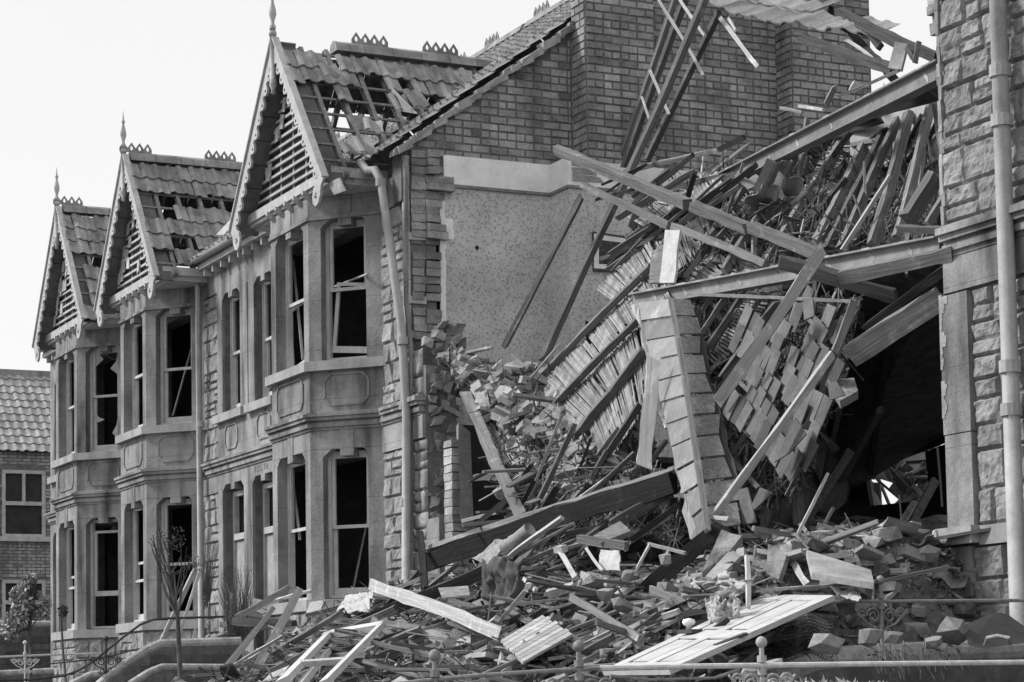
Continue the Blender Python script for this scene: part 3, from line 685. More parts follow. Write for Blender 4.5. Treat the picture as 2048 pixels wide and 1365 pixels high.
mb = MB(); mb.box(XP+.03, BX-.2, 2.2, 3.5, 3.2, 5.1); HC.part('fireplace_recess', mb, M['dark'])
mb = MB(); mb.obox((XP-.003, .47, .2), (.02, 0, 0), (0, 1.6, 0), (0, 0, 3.39)); mb.box(XP, XP+.02, 2.07, 7, .2, 3.19); HC.part('lower_room_wall', mb, M['dark'])  # shade under the fallen floor put into the wall colour
mb = MB(); c = PX(954, 496, XP+.026); mb.tube([c, c+Vector((.003, 0, 0))], .03, 10); HC.part('dark_plaster_disc', mb, M['dark'])  # thin dark disc on the wall stands in for a shaded hole
# torn patch above the breast where the beam end tore away
mb = MB()
for j in range(3): mb.obox((BX-.2, 2.12, 6.86+j*.1), (.2, 0, 0), (0, .5-.12*j, 0), (0, 0, .09), U(.8, 1.1), .01)
HC.part('exposed_brickwork', mb, M['brick'])
# picture on the wall
PC = Home('framed_picture', (BX, 2.9, 5.75), 'dark framed picture with a wide pale mount hanging on the papered chimney breast', 'picture')
def q4(mb, pts, X, th, tone=1.): mb.extr([PX(a, b_, X) for a, b_ in pts], (th, 0, 0), tone)
mb = MB(); q4(mb, [(1184, 464), (1277, 478), (1279, 548), (1185, 543)], BX, .03); PC.part('frame', mb, M['iron'])
mb = MB(); q4(mb, [(1188, 468), (1273, 481), (1274, 543), (1188, 537)], BX+.03, .004); PC.part('mount', mb, M['plaster'])
mb = MB(); q4(mb, [(1198, 480), (1260, 488), (1261, 532), (1198, 528)], BX+.034, .004); PC.part('print', mb, M['pic'])

# ------------------------------------------------------------------ house at right of the gap
HR = Home('terraced_house', (-14, 0, .4), 'stone house front at the right edge with a rainwater pipe and a broken wall end', 'house', 'bay fronted terraced houses')
XR = -15.72
mb = MB(); mb.box(XR+.06, -8, .001, .42, .2, 15); mb.box(XR+.1, XR+.4, .42, 7.5, .2, 6.0); HR.part('wall', mb, M['mortar'])
RS = .03
mb = MB(); n_ = Vector((0, -1, 0)); ux = Vector((1, 0, 0))
rockwork(mb, (XR+.07, -.002, 3.96), ux, uz, n_, 3.4, 4.2, hmin=.22, hmax=.32, wmin=.22, wmax=.48)
rockwork(mb, (-15.33, -.002, 1.37), ux, uz, n_, 3.0, 1.98, hmin=.2, hmax=.36, wmin=.2, wmax=.5)
rockwork(mb, (-15.4, -.002, .2), ux, uz, n_, 3.0, 1.0, hmin=.2, hmax=.3, wmin=.2, wmax=.45)
HR.part('stonework', mb, M['rock']); RS = .06
mb = MB(); mb.box(XR+.05, -11.5, -.05, .0, 3.36, 3.66); 
mb.box(XR+.02, -15.34, -.06, .3, 1.37, 2.15, 1); mb.box(XR, -15.345, -.058, .3, 2.16, 3.34, .95); mb.box(XR+.03, -15.41, -.055, .3, .2, 1.2, .95)
HR.part('window_jamb', mb, M['ashlar'])
mb = MB()
for k in range(33):   # white plaster still clinging to the jamb edge
    z = 2.3+k*.032; a = max(0, .04+.11*noise.noise(Vector((k*.22, 0, 5)))+U(-.012, .012))
    if a > .02: mb.box(XR-.004, XR+a, -.064, .02, z, z+.0325)
for k in range(8): z = 3.34-.07*k; mb.box(XR-.005, XR+.11/(1+k), -.063, .02, z-.069, z)
HR.part('clinging_plaster', mb, M['slab'])
mb = MB()
for d, a, b_ in [(.02, 3.66, 3.70), (.05, 3.70, 3.76), (.03, 3.76, 3.79), (.085, 3.79, 3.84), (.12, 3.84, 3.9), (.05, 3.9, 3.93)]: mb.box(XR+.1, -11.5, -.04-d, .02, a, b_)
HR.part('string_course', mb, M['ashlar'])
mb = MB(); mb.box(XR-.05, -15.28, -.14, .3, 1.22, 1.365); mb.box(-15.279, -11.5, -.06, .0, 1.2, 1.36, .8)
for k in range(12): a = U(0, 1); mb.obox((XR-.09+U(0, .02), -.15, .85+k*.042), (.06, 0, 0), (0, .3, 0), (0, 0, .05), 1.5, .012)
HR.part('sill', mb, M['sill'])
pX = -14.70
pipe(HR, [(pX, -.14, 8), (pX, -.14, .3)], .07, [(pX, -.14, 5.03), (pX, -.14, 4.62), (pX, -.14, 2.6), (pX, -.14, 2.25)])
# ragged brick and mortar edge at the top left of that wall
mb = MB(); z = 3.95
while z < 6.9:
    h = U(.07, .11); o_ = -.02+.04*noise.noise(Vector((z*1.6, 0, 0)))
    if z > 5.55: o_ = .06+.22*abs(noise.noise(Vector((z*2.3, 3, 0))))+.05*(z-5.55)
    if random.random() < .9: mb.obox((XR-o_, .0+U(-.03, .03), z), (.12+o_, 0, 0), (0, .3, 0), (0, 0, h*.88), U(.7, 1.25), .012)
    z += h
HR.part('broken_edge', mb, M['brick'])
mb = MB(); z = 3.95
while z < 7.2: h = U(.05, .14); mb.obox((XR+.05+U(-.02, .01), -.045, z), (.045, 0, 0), (0, .05, 0), (0, 0, h*1.02), U(.6, 1.1), .006); z += h
HR.part('mortar_edge', mb, M['sill'])

# ------------------------------------------------------------------ background house at the left
BG = Home('background_house', (-60, 2, .4), 'brick house with a pantiled roof seen beyond the terrace at far left', 'house')
XB = -58.
mb = MB(); mb.box(XB-8, XB, -14, 7, .2, 6.6); BG.part('wall', mb, M['mortar'])
mb = MB(); wins = [(PX(3, 940, XB), PX(90, 1075, XB)), (PX(3, 1160, XB), PX(90, 1250, XB))]
def kb(a, z):
    y, zz = -3+a, .4+z
    return not any(w0.y-.05 < y < w1.y+.05 and w1.z-.02 < zz < w0.z+.1 for w0, w1 in wins)
bricks(mb, (XB, -3, .4), uy, uz, nX, 9, 6.1, keep=kb, bl=.24, bh=.085, tone=(.85, 1.1)); BG.part('brickwork', mb, M['brick'])
for w0, w1 in wins:
    y0, y1, z0, z1 = w0.y, w1.y, w1.z, w0.z
    mb = MB(); mb.box(XB-.02, XB+.01, y0, y1, z0, z1); g = BG.part('window', mb, M['dark'])
    mb = MB()
    for a in ((y0, y0+.09, z0, z1), (y1-.09, y1, z0, z1), (y0, y1, z1-.09, z1), (y0, y1, z0, z0+.07), (y0, y1, (z0+z1)/2-.05, (z0+z1)/2+.05), ((y0+y1)/2-.04, (y0+y1)/2+.04, (z0+z1)/2, z1)):
        mb.box(XB+.011, XB+.06+U(0, .004), a[0], a[1], a[2], a[3])
    mb.build('window_frame', M['cream'], g)
    mb = MB(); mb.box(XB+.0, XB+.12, y0-.15, y1+.15, z0-.12, z0); mb.build('window_sill', M['cream'], g)
mb = MB(); sv_ = Vector((-1, 0, .8)).normalized(); pantiles(mb, (XB+.2, -6, 6.5), uy, sv_, Vector((.8, 0, 1)).normalized(), 58, 11, pitch=.24, exp=.36, tone=(.95, 1.35)); BG.part('roof_tiles', mb, M['tilel'])
mb = MB(); mb.bar((XB-2.9, -6, 8.95), (XB-2.9, 8, 8.95), .35, .2); crest(mb, (XB-2.9, .5, 9.03), (0, 1, 0), 12, .16); BG.part('ridge', mb, M['tile'])
mb = MB(); mb.poly([(XB-2.9, -6, 8.9), (XB-2.9, 8, 8.9), (XB-8, 8, 5), (XB-8, -6, 5)], [(0, 1, 2, 3)]); mb.extr([(XB+.2, -6, 6.45), (XB-2.9, -6, 8.9), (XB-6, -6, 6.45)], (0, .1, 0)); mb.extr([(XB+.1, 7.9, 6.45), (XB-2.9, 7.9, 8.9), (XB-6, 7.9, 6.45)], (0, .1, 0)); BG.part('roof_back', mb, M['tile'])

# ------------------------------------------------------------------ stub of the missing house's front wall beside the party wall
mb = MB(); mb.box(XP+.001, -26.72, .001, .42, .2, 4.3); HC.part('wall_stub', mb, M['mortar'])
mb = MB(); rockwork(mb, (XP, -.003, .3), ux, uz, n_, .50, 3.05); rockwork(mb, (XP, -.003, 3.93), ux, uz, n_, .4, .6); HC.part('stub_stonework', mb, M['rock'], smooth=True)
mb = MB(); mb.box(XP, -26.74, -.05, 0, 3.36, 3.66)
for d, a, b_ in [(.02, 3.66, 3.70), (.05, 3.70, 3.76), (.03, 3.76, 3.79), (.085, 3.79, 3.84), (.12, 3.84, 3.9), (.05, 3.9, 3.93)]: mb.box(XP, -26.8+d*.6, -.04-d, .02, a, b_)
mb.box(-26.70, -26.3, -.03, .3, .2, 2.3, .9); HC.part('stub_dressing', mb, M['ashlar'])
mb = MB()
for k in range(260):   # torn rubble core of the wall
    z = U(.3, 4.75); y = U(.0, .45); r = U(.05, .13)
    q_ = r*.5; mb.obox((-26.8+U(-.06, .03), y, z), (r*1.2, U(-q_, q_), U(-q_, q_)), (U(-q_, q_), r*1.1, U(-q_, q_)), (U(-q_, q_), U(-q_, q_), r), U(.45, 1.2), .022)
HC.part('torn_wall_core', mb, M['rock'])
mb = MB()
for j in range(28): mb.obox((-26.24+U(-.01, .01), .02, .3+j*.106), (.24, 0, 0), (0, .22, 0), (0, 0, .096), U(.75, 1.2), .007)
HC.part('brick_jamb', mb, M['brick'])

# ------------------------------------------------------------------ timbers
def timber(x1, y1, Y1, x2, y2, Y2, w, tf, m, label, name='timber', cat=None, A=None, B=None, tilt=None, group=None, rough=1., parent=None, splint=1.0):
    A = A or P(x1, y1, Y1); B = B or P(x2, y2, Y2); c = (A+B)/2; Ln = (B-A).length
    wm = w*mpp(c); tm = max(.012, wm*tf); d = (B-A)/Ln
    n = (Vector(CAM)-c).normalized(); n = n-d*n.dot(d); n.normalize()
    a_ = (random.uniform(-.45, .1) if tilt is None else tilt); 
    sd = n.cross(d)
    if sd.z < 0: a_ = -a_
    n2 = n*math.cos(a_)+sd*math.sin(a_); sd = n2.cross(d)
    K = max(4, min(12, int(Ln/.25))); mb = MB(); sx = U(0, 99); pts = []
    jr = rough*min(wm, .12)*.09
    for i in range(K+1):
        t_ = i/K; x = (t_-.5)*Ln; bend = noise.noise(Vector((t_*1.3, sx, 0)))*Ln*.014
        for q, (a, b_) in enumerate(((-1, -1), (1, -1), (1, 1), (-1, 1))):
            ex = 0
            if i in (0, K): ex = (1 if i == 0 else -1)*U(0, splint)*wm
            pts.append((x+ex, a*wm/2+bend+noise.noise(Vector((x*5, sx+q, 1)))*jr*2, b_*tm/2+noise.noise(Vector((x*5, sx+q, 7)))*jr))
    f = [(3, 2, 1, 0), tuple(K*4+k for k in range(4))]
    for i in range(K):
        for k in range(4): f.append((i*4+k, i*4+(k+1) % 4, (i+1)*4+(k+1) % 4, (i+1)*4+k))
    mb.poly(pts, f); o = mb.build(name, M[m], parent)
    o.matrix_world = Matrix(((d.x, sd.x, n2.x, c.x), (d.y, sd.y, n2.y, c.y), (d.z, sd.z, n2.z, c.z), (0, 0, 0, 1)))
    if label: tag(o, label, cat or name.replace('_', ' '), group)
    return o
T = timber
def obj_girder(x1, y1, Y1, x2, y2, Y2, hpx, label, m='girder', marks=5):
    """rolled steel joist: web between two flanges, blotched with mortar"""
    A = P(x1, y1, Y1); B = P(x2, y2, Y2); h1 = hpx*mpp((A+B)/2); d = (B-A).normalized(); sd = d.cross(Vector((0, 0, 1))).normalized(); n = sd.cross(d)
    if sd.y > 0: sd = -sd
    c = (A+B)/2; mb = MB()
    def b_(o0, o1, a0, a1): mb.obox(A-c+n*a0+sd*o0, B-A, sd*(o1-o0), n*(a1-a0))
    b_(-.01, .01, -h1/2+.018, h1/2-.018); b_(-.07, .07, -h1/2, -h1/2+.018); b_(-.07, .07, h1/2-.018, h1/2)
    o = mb.build('steel_girder', M[m]); o.location = c; tag(o, label, 'girder'); mb = MB()
    for k in range(marks):
        t_ = (k+.5+U(-.3, .3))/marks; p = A-c+(B-A)*t_+sd*.0105
        ww = U(.012, .05); pts = [p+d*(math.cos(a)*ww*U(.3, 1.6)-math.sin(a)*.04)+n*math.sin(a)*h1*.4*U(.4, 1) for a in [q*PI/6 for q in range(12)]]
        mb.extr(pts, sd*.003, U(.8, 1.1))
        mb.obox(p-d*.08+n*(h1/2-.0105)-sd*.06, d*U(.05, .2), sd*.12, n*.015, 1)
    mb.build('mortar_splash', M['slab'], o)
    return o

# --- main steelwork and big beams
obj_girder(1378, 397, 2.4, 1885, 140, .7, 36, 'long steel girder sloping up to the right wall high above the wreckage', marks=7)
obj_girder(1268, 603, .25, 1880, 492, .25, 34, 'level steel girder spanning the gap at first floor height', marks=8)
T(1668, 560, -.12, 1915, 506, -.05, 27, .5, 'woodm', 'square timber resting in the right wall just below the level girder', 'beam')
T(1552, 524, -.2, 1800, 594, .2, 27, .6, 'woodd', 'charred dark beam wedged across the level girder', 'beam', tilt=-.5)
T(1375, 588, -.05, 1714, 603, .1, 6, .6, 'ironm', 'thin iron bar running almost level below the steel girder', 'iron_bar', 'bar')
T(1700, 712, -.1, 1907, 578, .15, 46, .5, 'woodm', 'thick pale lintel beam sloping up to the window jamb on the right', 'beam', tilt=-.1)
T(1728, 662, .1, 1905, 530, .25, 17, .8, 'woodd', 'dark beam lying along the top of the thick pale lintel', 'beam')
T(1108, 297, 1.2, 1378, 407, 1.0, 19, .9, 'wood', 'heavy beam jutting out to the left over the wallpapered room', 'beam', tilt=-.5)
T(1380, 408, 1.0, 1500, 460, .9, 20, .9, 'wood', 'heavy beam mortised to the end of the jutting beam', 'beam', tilt=-.5)
T(1498, 455, .9, 1640, 512, .7, 20, .9, 'wood', 'heavy broken beam end in the middle of the wreck, covered with mortar', 'beam', tilt=-.5)
T(1163, 370, 1.0, 1345, 452, .8, 15, .8, 'wood', 'slim beam parallel below the heavy jutting beam', 'beam')
T(1345, 452, .8, 1535, 530, .6, 16, .8, 'wood', 'slim beam continuing down to the level steel girder', 'beam')
T(845, 1122, -1.1, 1352, 958, -.9, 40, .5, 'black', 'long black beam lying across the front of the heap', 'beam', tilt=-.05, rough=2)
T(850, 1098, -1.12, 1352, 938, -.92, 10, 1.2, 'woodm', 'splintered batten along the top edge of the long black beam', 'batten', tilt=-.9, rough=4)
T(738, 1166, -2.5, 1000, 1264, -3.4, 25, .2, 'woodp', 'wide pale plank sloping down across the front of the bay', 'plank', tilt=-.2)
T(1652, 492, -.3, 1432, 812, -.5, 24, .35, 'woodp', 'long pale plank leaning in front of the level girder', 'plank', tilt=.1)
T(1672, 700, -.5, 1412, 1048, -1.3, 15, .7, 'woodp', 'long pale rafter leaning down across the hung slates', 'rafter', tilt=-.4)
T(1710, 596, -.1, 1668, 712, -.3, 14, .6, 'woodm', 'short stained post under the charred beam', 'timber')
T(1660, 740, -.2, 1588, 930, -.6, 12, .5, 'woodd', 'dark torn batten hanging behind the long pale rafter', 'batten')
T(1452, 1046, -1.3, 1262, 1206, -1.9, 33, .3, 'black', 'dark plank leaning down to the rubble at the centre', 'plank', tilt=.15)
T(1415, 1034, -1.3, 1460, 1038, -1.3, 9, .6, 'woodp', 'pale cleat on the head of the dark leaning plank', 'batten')
T(1307, 705, -.6, 1287, 945, -.9, 28, .12, 'woodp', 'broad pale upright board in front of the torn lath ceiling', 'board', tilt=.1)
T(928, 782, .0, 1045, 1038, -.8, 23, .2, 'woodm', 'broad floorboard leaning beside the dark doorway', 'board', tilt=.2)
T(958, 790, .15, 1013, 945, -.2, 15, .3, 'woodm', 'narrow floorboard leaning to the right of the broad one', 'board', tilt=.2)
T(926, 845, .2, 934, 1068, .2, 25, .6, 'woodw', 'upright door post at the edge of the dark doorway', 'door_post', 'post', tilt=.2)
# --- rafters hanging from the top of the frame over the brick wall
for i, (a, lb) in enumerate([((1362, -40, 3.2, 1243, 316, 3.0, 11), 'leftmost of the long rafters hanging down the brick wall'), ((1392, -60, 3.1, 1247, 338, 2.8, 12), 'second of the long rafters hanging down the brick wall'),
                             ((1440, 20, 3.0, 1293, 325, 2.6, 12), 'rafter hanging from the corner of the torn roof tiles')]):
    T(*a, .9, 'wood', lb, 'rafter', tilt=-.6)
T(1428, -45, 2.9, 1085, 726, .9, 13, 1.0, 'wood', 'longest rafter, slanting from the top of the view down over the wallpaper', 'rafter', tilt=-.6)
T(1166, 388, 1.3, 1004, 698, .9, 11, .8, 'wood', 'short rafter leaning against the wallpapered wall', 'rafter', tilt=.5)
for a, lb in [((1315, -5, 2.7, 1409, 152, 2.7, 6), 'roof batten crossing three hanging rafters'), ((1355, -8, 2.8, 1409, 74, 2.8, 6), 'roof batten at the top edge across the hanging rafters'),
              ((1299, 140, 2.6, 1340, 232, 2.5, 6), 'short roof batten nailed to the longest rafter'), ((1283, 192, 2.6, 1304, 254, 2.5, 5), 'shortest roof batten on the left hanging rafter')]:
    T(*a, .5, 'woodp', lb, 'batten', tilt=0)
T(1438, 34, 3.0, 1518, 138, 2.9, 8, .5, 'woodp', 'batten dangling from the corner of the torn roof tiles', 'batten')
T(1456, 36, 3.0, 1472, 62, 2.9, 6, .5, 'woodp', 'stub of batten just under the torn roof tiles', 'batten')
T(1635, 76, 3.0, 1671, 101, 2.9, 6, .5, 'woodp', 'short batten hanging below the lower end of the torn tiles', 'batten')
T(1688, 78, 3.0, 1775, 138, 2.4, 7, .5, 'woodp', 'thin batten running down to the sloping girder', 'batten')
# --- torn roof fragment with tiles at top right
RF = Home('roof_fragment', P(1560, 60, 3.2), 'torn strip of pantiled roof hanging across the top right', 'roof')
mb = MB(); ctrl = [(1405, 4), (1440, 20), (1470, 34), (1500, 36), (1530, 48), (1560, 54), (1590, 46), (1618, 62), (1650, 66), (1680, 60), (1712, 70), (1745, 74)]
ups = Vector((.12, .26, .14)); nt_ = Vector((-.1, -.38, .92)).normalized()
for r_ in range(4):
    for i in range(len(ctrl)-1-(2 if r_ > 1 else 0)):
        if r_ and (i > 6-r_ or False): continue
        if r_ and noise.noise(Vector((i*.7, r_*2.1, 0))) < -.2: continue
        a = ctrl[i]; b_ = ctrl[i+1]; Yt = 3.0-.02*i
        p0 = P(a[0], a[1], Yt)+ups*(r_*.92); p1 = P(b_[0]+3, b_[1]+U(-2, 2), Yt)+ups*(r_*.92)
        v_ = (p1-p0); K = 8; pts = []
        for dd, lift in ((0, .035), (1.08, 0)):
            for k in range(K+1): pts.append(p0+v_*(k/K)+ups*dd+nt_*(lift+[.0, .5, 1, .9, .3, 0, 0, 0, 0][k]*.03))
        for k in range(K+1): pts.append(pts[k]-nt_*.022)
        mb.poly(pts, [(k, k+1, K+2+k, K+1+k) for k in range(K)]+[(2*K+2+k, 2*K+3+k, k+1, k) for k in range(K)]+[(2*K+2, 0, K+1), (K, 3*K+2, 2*K+1)], U(.75, 1.25))
RF.part('tiles', mb, M['tilel'])
for a in [(1660, 20, 3.5, 1880, 120, 1.6, 20), (1530, -20, 3.9, 1760, 75, 3.4, 14), (1600, 75, 3.0, 1790, 140, 2.0, 18), (1560, -30, 4.2, 1700, 62, 3.6, 14), (1700, 60, 3.6, 1790, 160, 2.4, 16), (1735, 62, 2.8, 1765, 100, 2.8, 14)]:
    o = T(*a, .8, 'woodd', None, 'rafter'); mw = o.matrix_world.copy(); o.parent = RF.e; o.matrix_world = mw; o.location = o.location-RF.l if False else o.location
    o.matrix_parent_inverse = Matrix.Translation(-RF.l)
for a in [(1440, -10, 3.3, 1700, 50, 3.1, 5), (1650, 45, 3.4, 1768, 68, 3.2, 5)]:
    o = T(*a, .8, 'wood', None, 'batten'); mw = o.matrix_world.copy(); o.parent = RF.e; o.matrix_parent_inverse = Matrix.Translation(-RF.l)
quad_slab('board_offcut', [(1790, 84, 1.8), (1815, 88, 1.8), (1802, 140, 1.6), (1776, 136, 1.6)], .03, 'woodw', 'square grey offcut standing on the upper end of the sloping girder', 'board')
T(1838, 84, 1.4, 1828, 132, 1.3, 11, .8, 'wood', 'stub of upright timber beside the broken wall edge', 'timber')
T(1812, 95, 1.6, 1830, 122, 1.5, 8, .8, 'woodd', 'small dark strut next to the grey offcut', 'timber')
# --- fan of rafters under the sloping girder
fan = [((1708, 240, 2.4, 1533, 527, .9, 14), 'woodm', 'long clean rafter leaning from the sloping girder'), ((1634, 252, 2.6, 1512, 440, 1.2, 12), 'woodm', 'rafter leaning at the left end of the fan'),
       ((1514, 436, 1.2, 1446, 545, .6, 15), 'woodm', 'mortar covered lower end of the leftmost leaning rafter'), ((1509, 440, 1.1, 1509, 530, .8, 10), 'woodm', 'upright strut dropping to the level girder'),
       ((1752, 242, 2.3, 1632, 495, .9, 22), 'woodm', 'broad rafter third in the fan'), ((1782, 232, 2.2, 1654, 508, .8, 18), 'wood', 'rafter fourth in the fan'), ((1804, 230, 2.1, 1680, 502, .7, 17), 'wood', 'rafter fifth in the fan'),
       ((1820, 224, 2.0, 1742, 494, .6, 19), 'woodm', 'rafter sixth in the fan'), ((1866, 186, 1.6, 1792, 486, .5, 17), 'woodm', 'rafter seventh in the fan, before the dark doorway'), ((1868, 200, 1.4, 1888, 318, 1.0, 9), 'wood', 'thin lath hanging beside the right wall'),
       ((1782, 350, 1.0, 1684, 502, .5, 8), 'woodp', 'round pole leaning across the rafter fan'), ((1880, 340, .8, 1806, 455, .5, 30), 'wood', 'broad dark board leaning against the right wall'), ((1893, 385, .6, 1852, 455, .4, 14), 'woodm', 'split board end beside the right wall'),
       ((1697, 352, 1.5, 1600, 470, 1.2, 12), 'woodd', 'dark batten caught between the rafters'), ((1765, 300, 1.8, 1700, 440, 1.2, 10), 'woodd', 'dark inner rafter in the fan'), ((1848, 300, 1.3, 1838, 400, 1.0, 7), 'woodm', 'short upright lath in the dark doorway'),
       ((1795, 458, .2, 1892, 460, .2, 13), 'wood', 'short level board resting above the girder end')]
for a, m_, lb in fan: T(*a, .8, m_, lb, 'rafter' if 'rafter' in lb else ('lath' if 'lath' in lb else ('board' if 'board' in lb else 'timber')), tilt=-.5)
for a, m_, lb in [((1672, 168, 2.0, 1650, 216, 2.0, 11), 'woodm', 'short timber standing up behind the sloping girder'), ((1596, 212, 1.9, 1648, 220, 1.8, 6), 'woodp', 'pale stick lying on the sloping girder'), ((1560, 216, 2.3, 1606, 226, 2.1, 6), 'woodm', 'grey stick beside the pale stick on the sloping girder'),
                  ((1718, 158, 1.8, 1700, 190, 1.7, 14), 'cream', 'stub of pale pipe behind the sloping girder'), ((1675, 192, 1.6, 1800, 142, 1.2, 6), 'woodm', 'splintered strip along the top of the sloping girder'),
                  ((1640, 255, 2.3, 1880, 182, 1.0, 26), 'woodd', 'dark beam close under the sloping girder'), ((1560, 300, 2.5, 1760, 235, 1.8, 20), 'woodd', 'dark plank behind the rafter heads')]:
    T(*a, .7, m_, lb, 'stick' if 'stick' in lb else 'timber')
quad_slab('board', [(1562, 292, 2.2), (1625, 258, 2.2), (1580, 310, 1.9), (1570, 312, 1.9)], .02, 'woodm', 'pale triangular board caught under the sloping girder', 'board')
# torn strips of the heap upper left
strips = [((1240, 345, 2.2, 1440, 300, 2.2, 10), 'woodm'), ((1232, 440, 1.6, 1395, 340, 1.9, 12), 'wood'), ((1320, 445, 1.4, 1440, 405, 1.5, 10), 'woodd'), ((1330, 380, 2, 1500, 345, 2, 12), 'wood'), ((1250, 480, 1.2, 1330, 430, 1.3, 9), 'woodm'),
          ((1375, 440, 1.3, 1500, 355, 1.6, 16), 'wood'), ((1410, 420, 1.3, 1480, 372, 1.5, 9), 'woodm'), ((1300, 455, 1.2, 1380, 415, 1.3, 12), 'woodd'), ((1215, 510, .9, 1300, 455, 1.1, 9), 'wood'), ((1438, 300, 2.4, 1490, 275, 2.4, 12), 'woodd'),
          ((1390, 520, .7, 1435, 460, 1.0, 12), 'wood'), ((1360, 560, .5, 1412, 500, .7, 12), 'woodd'), ((1400, 470, 1.0, 1440, 425, 1.2, 10), 'wood')]
for i, (a, m_) in enumerate(strips): T(*a, .5, m_, ['uppermost grey torn strip leaning on the brick wall', 'torn strip over the lath field beside the picture', 'dark torn strip under the joint of the heavy beam', 'long torn strip rising towards the sloping girder', 'torn strip crossing the corner of the framed picture', 'broad torn strip meeting the joint of the heavy beam', 'short grey torn strip right of the beam joint', 'dark torn strip between the two crossing beams', 'thin torn strip end over the picture glass', 'dark torn strip against the brick wall above the heap', 'torn strip behind the stained boards', 'dark torn strip just above the level girder', 'torn strip beside the curled lead'][i], 'timber')

# ------------------------------------------------------------------ lath panels
def lath_panel(loc, label, joists, laths, m_lath='lath', m_j='wood', lw=.024, gap=.01, drop=.06):
    """joists: list of (px line, w). laths: list of quads between joist lines; each filled with strips running from edge AB to edge DC"""
    H = Home('lath_ceiling', loc, label, 'ceiling panel')
    for a, w in joists:
        o = T(*a, w, .8, m_j, None, 'joist', tilt=-.35); o.parent = H.e; o.matrix_parent_inverse = Matrix.Translation(-H.l)
    mb = MB()
    for q in laths:
        A_, B_, C_, D_ = [P(*p) for p in q]     # A->B along joist 1 ; D->C along joist 2 ; laths run A-D
        nn = (B_-A_).cross(D_-A_).normalized(); nn = nn if nn.dot(Vector(CAM)-A_) > 0 else -nn
        Ls = (B_-A_).length; n_l = int(Ls/(lw+gap)); k = 0
        while k < n_l:
            t_ = k/n_l; p0 = A_.lerp(B_, t_); p1 = D_.lerp(C_, t_)
            if random.random() > .06:
                e = 0 if random.random() > .18 else U(.1, .6)
                if random.random() < .5: p1 = p1.lerp(p0, e)
                else: p0 = p0.lerp(p1, e)
                off = nn*(-drop+U(-.006, .006)); jt = Vector((U(-.01, .01), U(-.01, .01), U(-.012, .012)))
                mb.bar(p0+off+jt, p1+off-jt, lw*U(.8, 1.05), .008, up=nn, tone=U(.55, 1.25))
            k += 1
    o = mb.build('laths', M[m_lath], H.e); o.location = -H.l
    return H
j1 = (1306, 531, .5, 1040, 790, .7); j2 = (1286, 635, .1, 1087, 829, .3); j3 = (1290, 700, -.1, 1148, 872, .0); j4 = (1284, 806, -.3, 1186, 956, -.4)
lath_panel(P(1180, 700, .3), 'big torn lath and plaster ceiling panel with four joists leaning over the brick heap',
    [(j1, 13), (j2, 13), (j3, 17), (j4, 13)],
    [[(1306, 531, .5), (1040, 790, .7), (1087, 829, .3), (1330, 590, .1)], [(1290, 630, .1), (1087, 829, .3), (1148, 872, 0), (1295, 705, -.1)], [(1290, 700, -.1), (1165, 850, 0), (1200, 930, -.35), (1295, 790, -.3)]])
lath_panel(P(1240, 540, .9), 'lath ceiling fragment in front of the framed picture', [((1285, 478, .9, 1222, 545, 1.0), 5)],
    [[(1288, 480, .9), (1182, 574, 1.0), (1228, 608, .7), (1312, 530, .6)]])
lath_panel(P(1350, 440, 1.3), 'lath ceiling fragment crossed by the slim beam', [((1370, 405, 1.3, 1320, 445, 1.2), 9), ((1410, 500, .7, 1365, 560, .5), 10)],
    [[(1420, 330, 2), (1240, 420, 1.9), (1290, 450, 1.3), (1440, 380, 1.5)], [(1400, 405, 1.3), (1290, 470, 1.1), (1320, 545, .7), (1420, 470, 1)], [(1410, 470, 1.0), (1345, 560, .5), (1390, 575, .4), (1450, 510, .7)], [(1470, 500, .9), (1400, 565, .5), (1440, 560, .4), (1500, 520, .7)]], drop=.12)
lath_panel(P(1620, 400, 1.4), 'strip of laths showing between the rafters of the fan', [],
    [[(1676, 330, 2.0), (1560, 470, 1.3), (1610, 500, 1.2), (1700, 350, 1.9)], [(1730, 350, 1.7), (1650, 510, 1.0), (1690, 510, .9), (1760, 350, 1.6)]], drop=.1)
jl = [((1395, 589, .3, 1372, 622, .2), 7), ((1428, 589, .4, 1386, 645, .2), 8), ((1453, 592, .3, 1395, 680, 0), 10), ((1484, 595, .3, 1403, 712, 0), 12), ((1523, 595, .4, 1475, 653, .2), 9), ((1560, 598, .3, 1440, 760, -.1), 14), ((1600, 600, .5, 1560, 655, .3), 9), ((1690, 605, .4, 1610, 720, 0), 10), ((1702, 615, .3, 1655, 760, -.1), 12), ((1540, 640, .4, 1420, 800, 0), 9)]
lath_panel(P(1500, 640, .4), 'broken ceiling joists with laths hanging below the level girder', jl,
    [[(1475, 590, .6), (1385, 700, .3), (1420, 730, .2), (1520, 600, .5)], [(1540, 600, .6), (1440, 740, .2), (1470, 760, .2), (1570, 620, .5)], [(1590, 640, .6), (1500, 760, .3), (1530, 790, .2), (1620, 650, .5)], [(1500, 740, .2), (1440, 830, 0), (1470, 850, -.1), (1530, 760, .1)]], drop=.1)
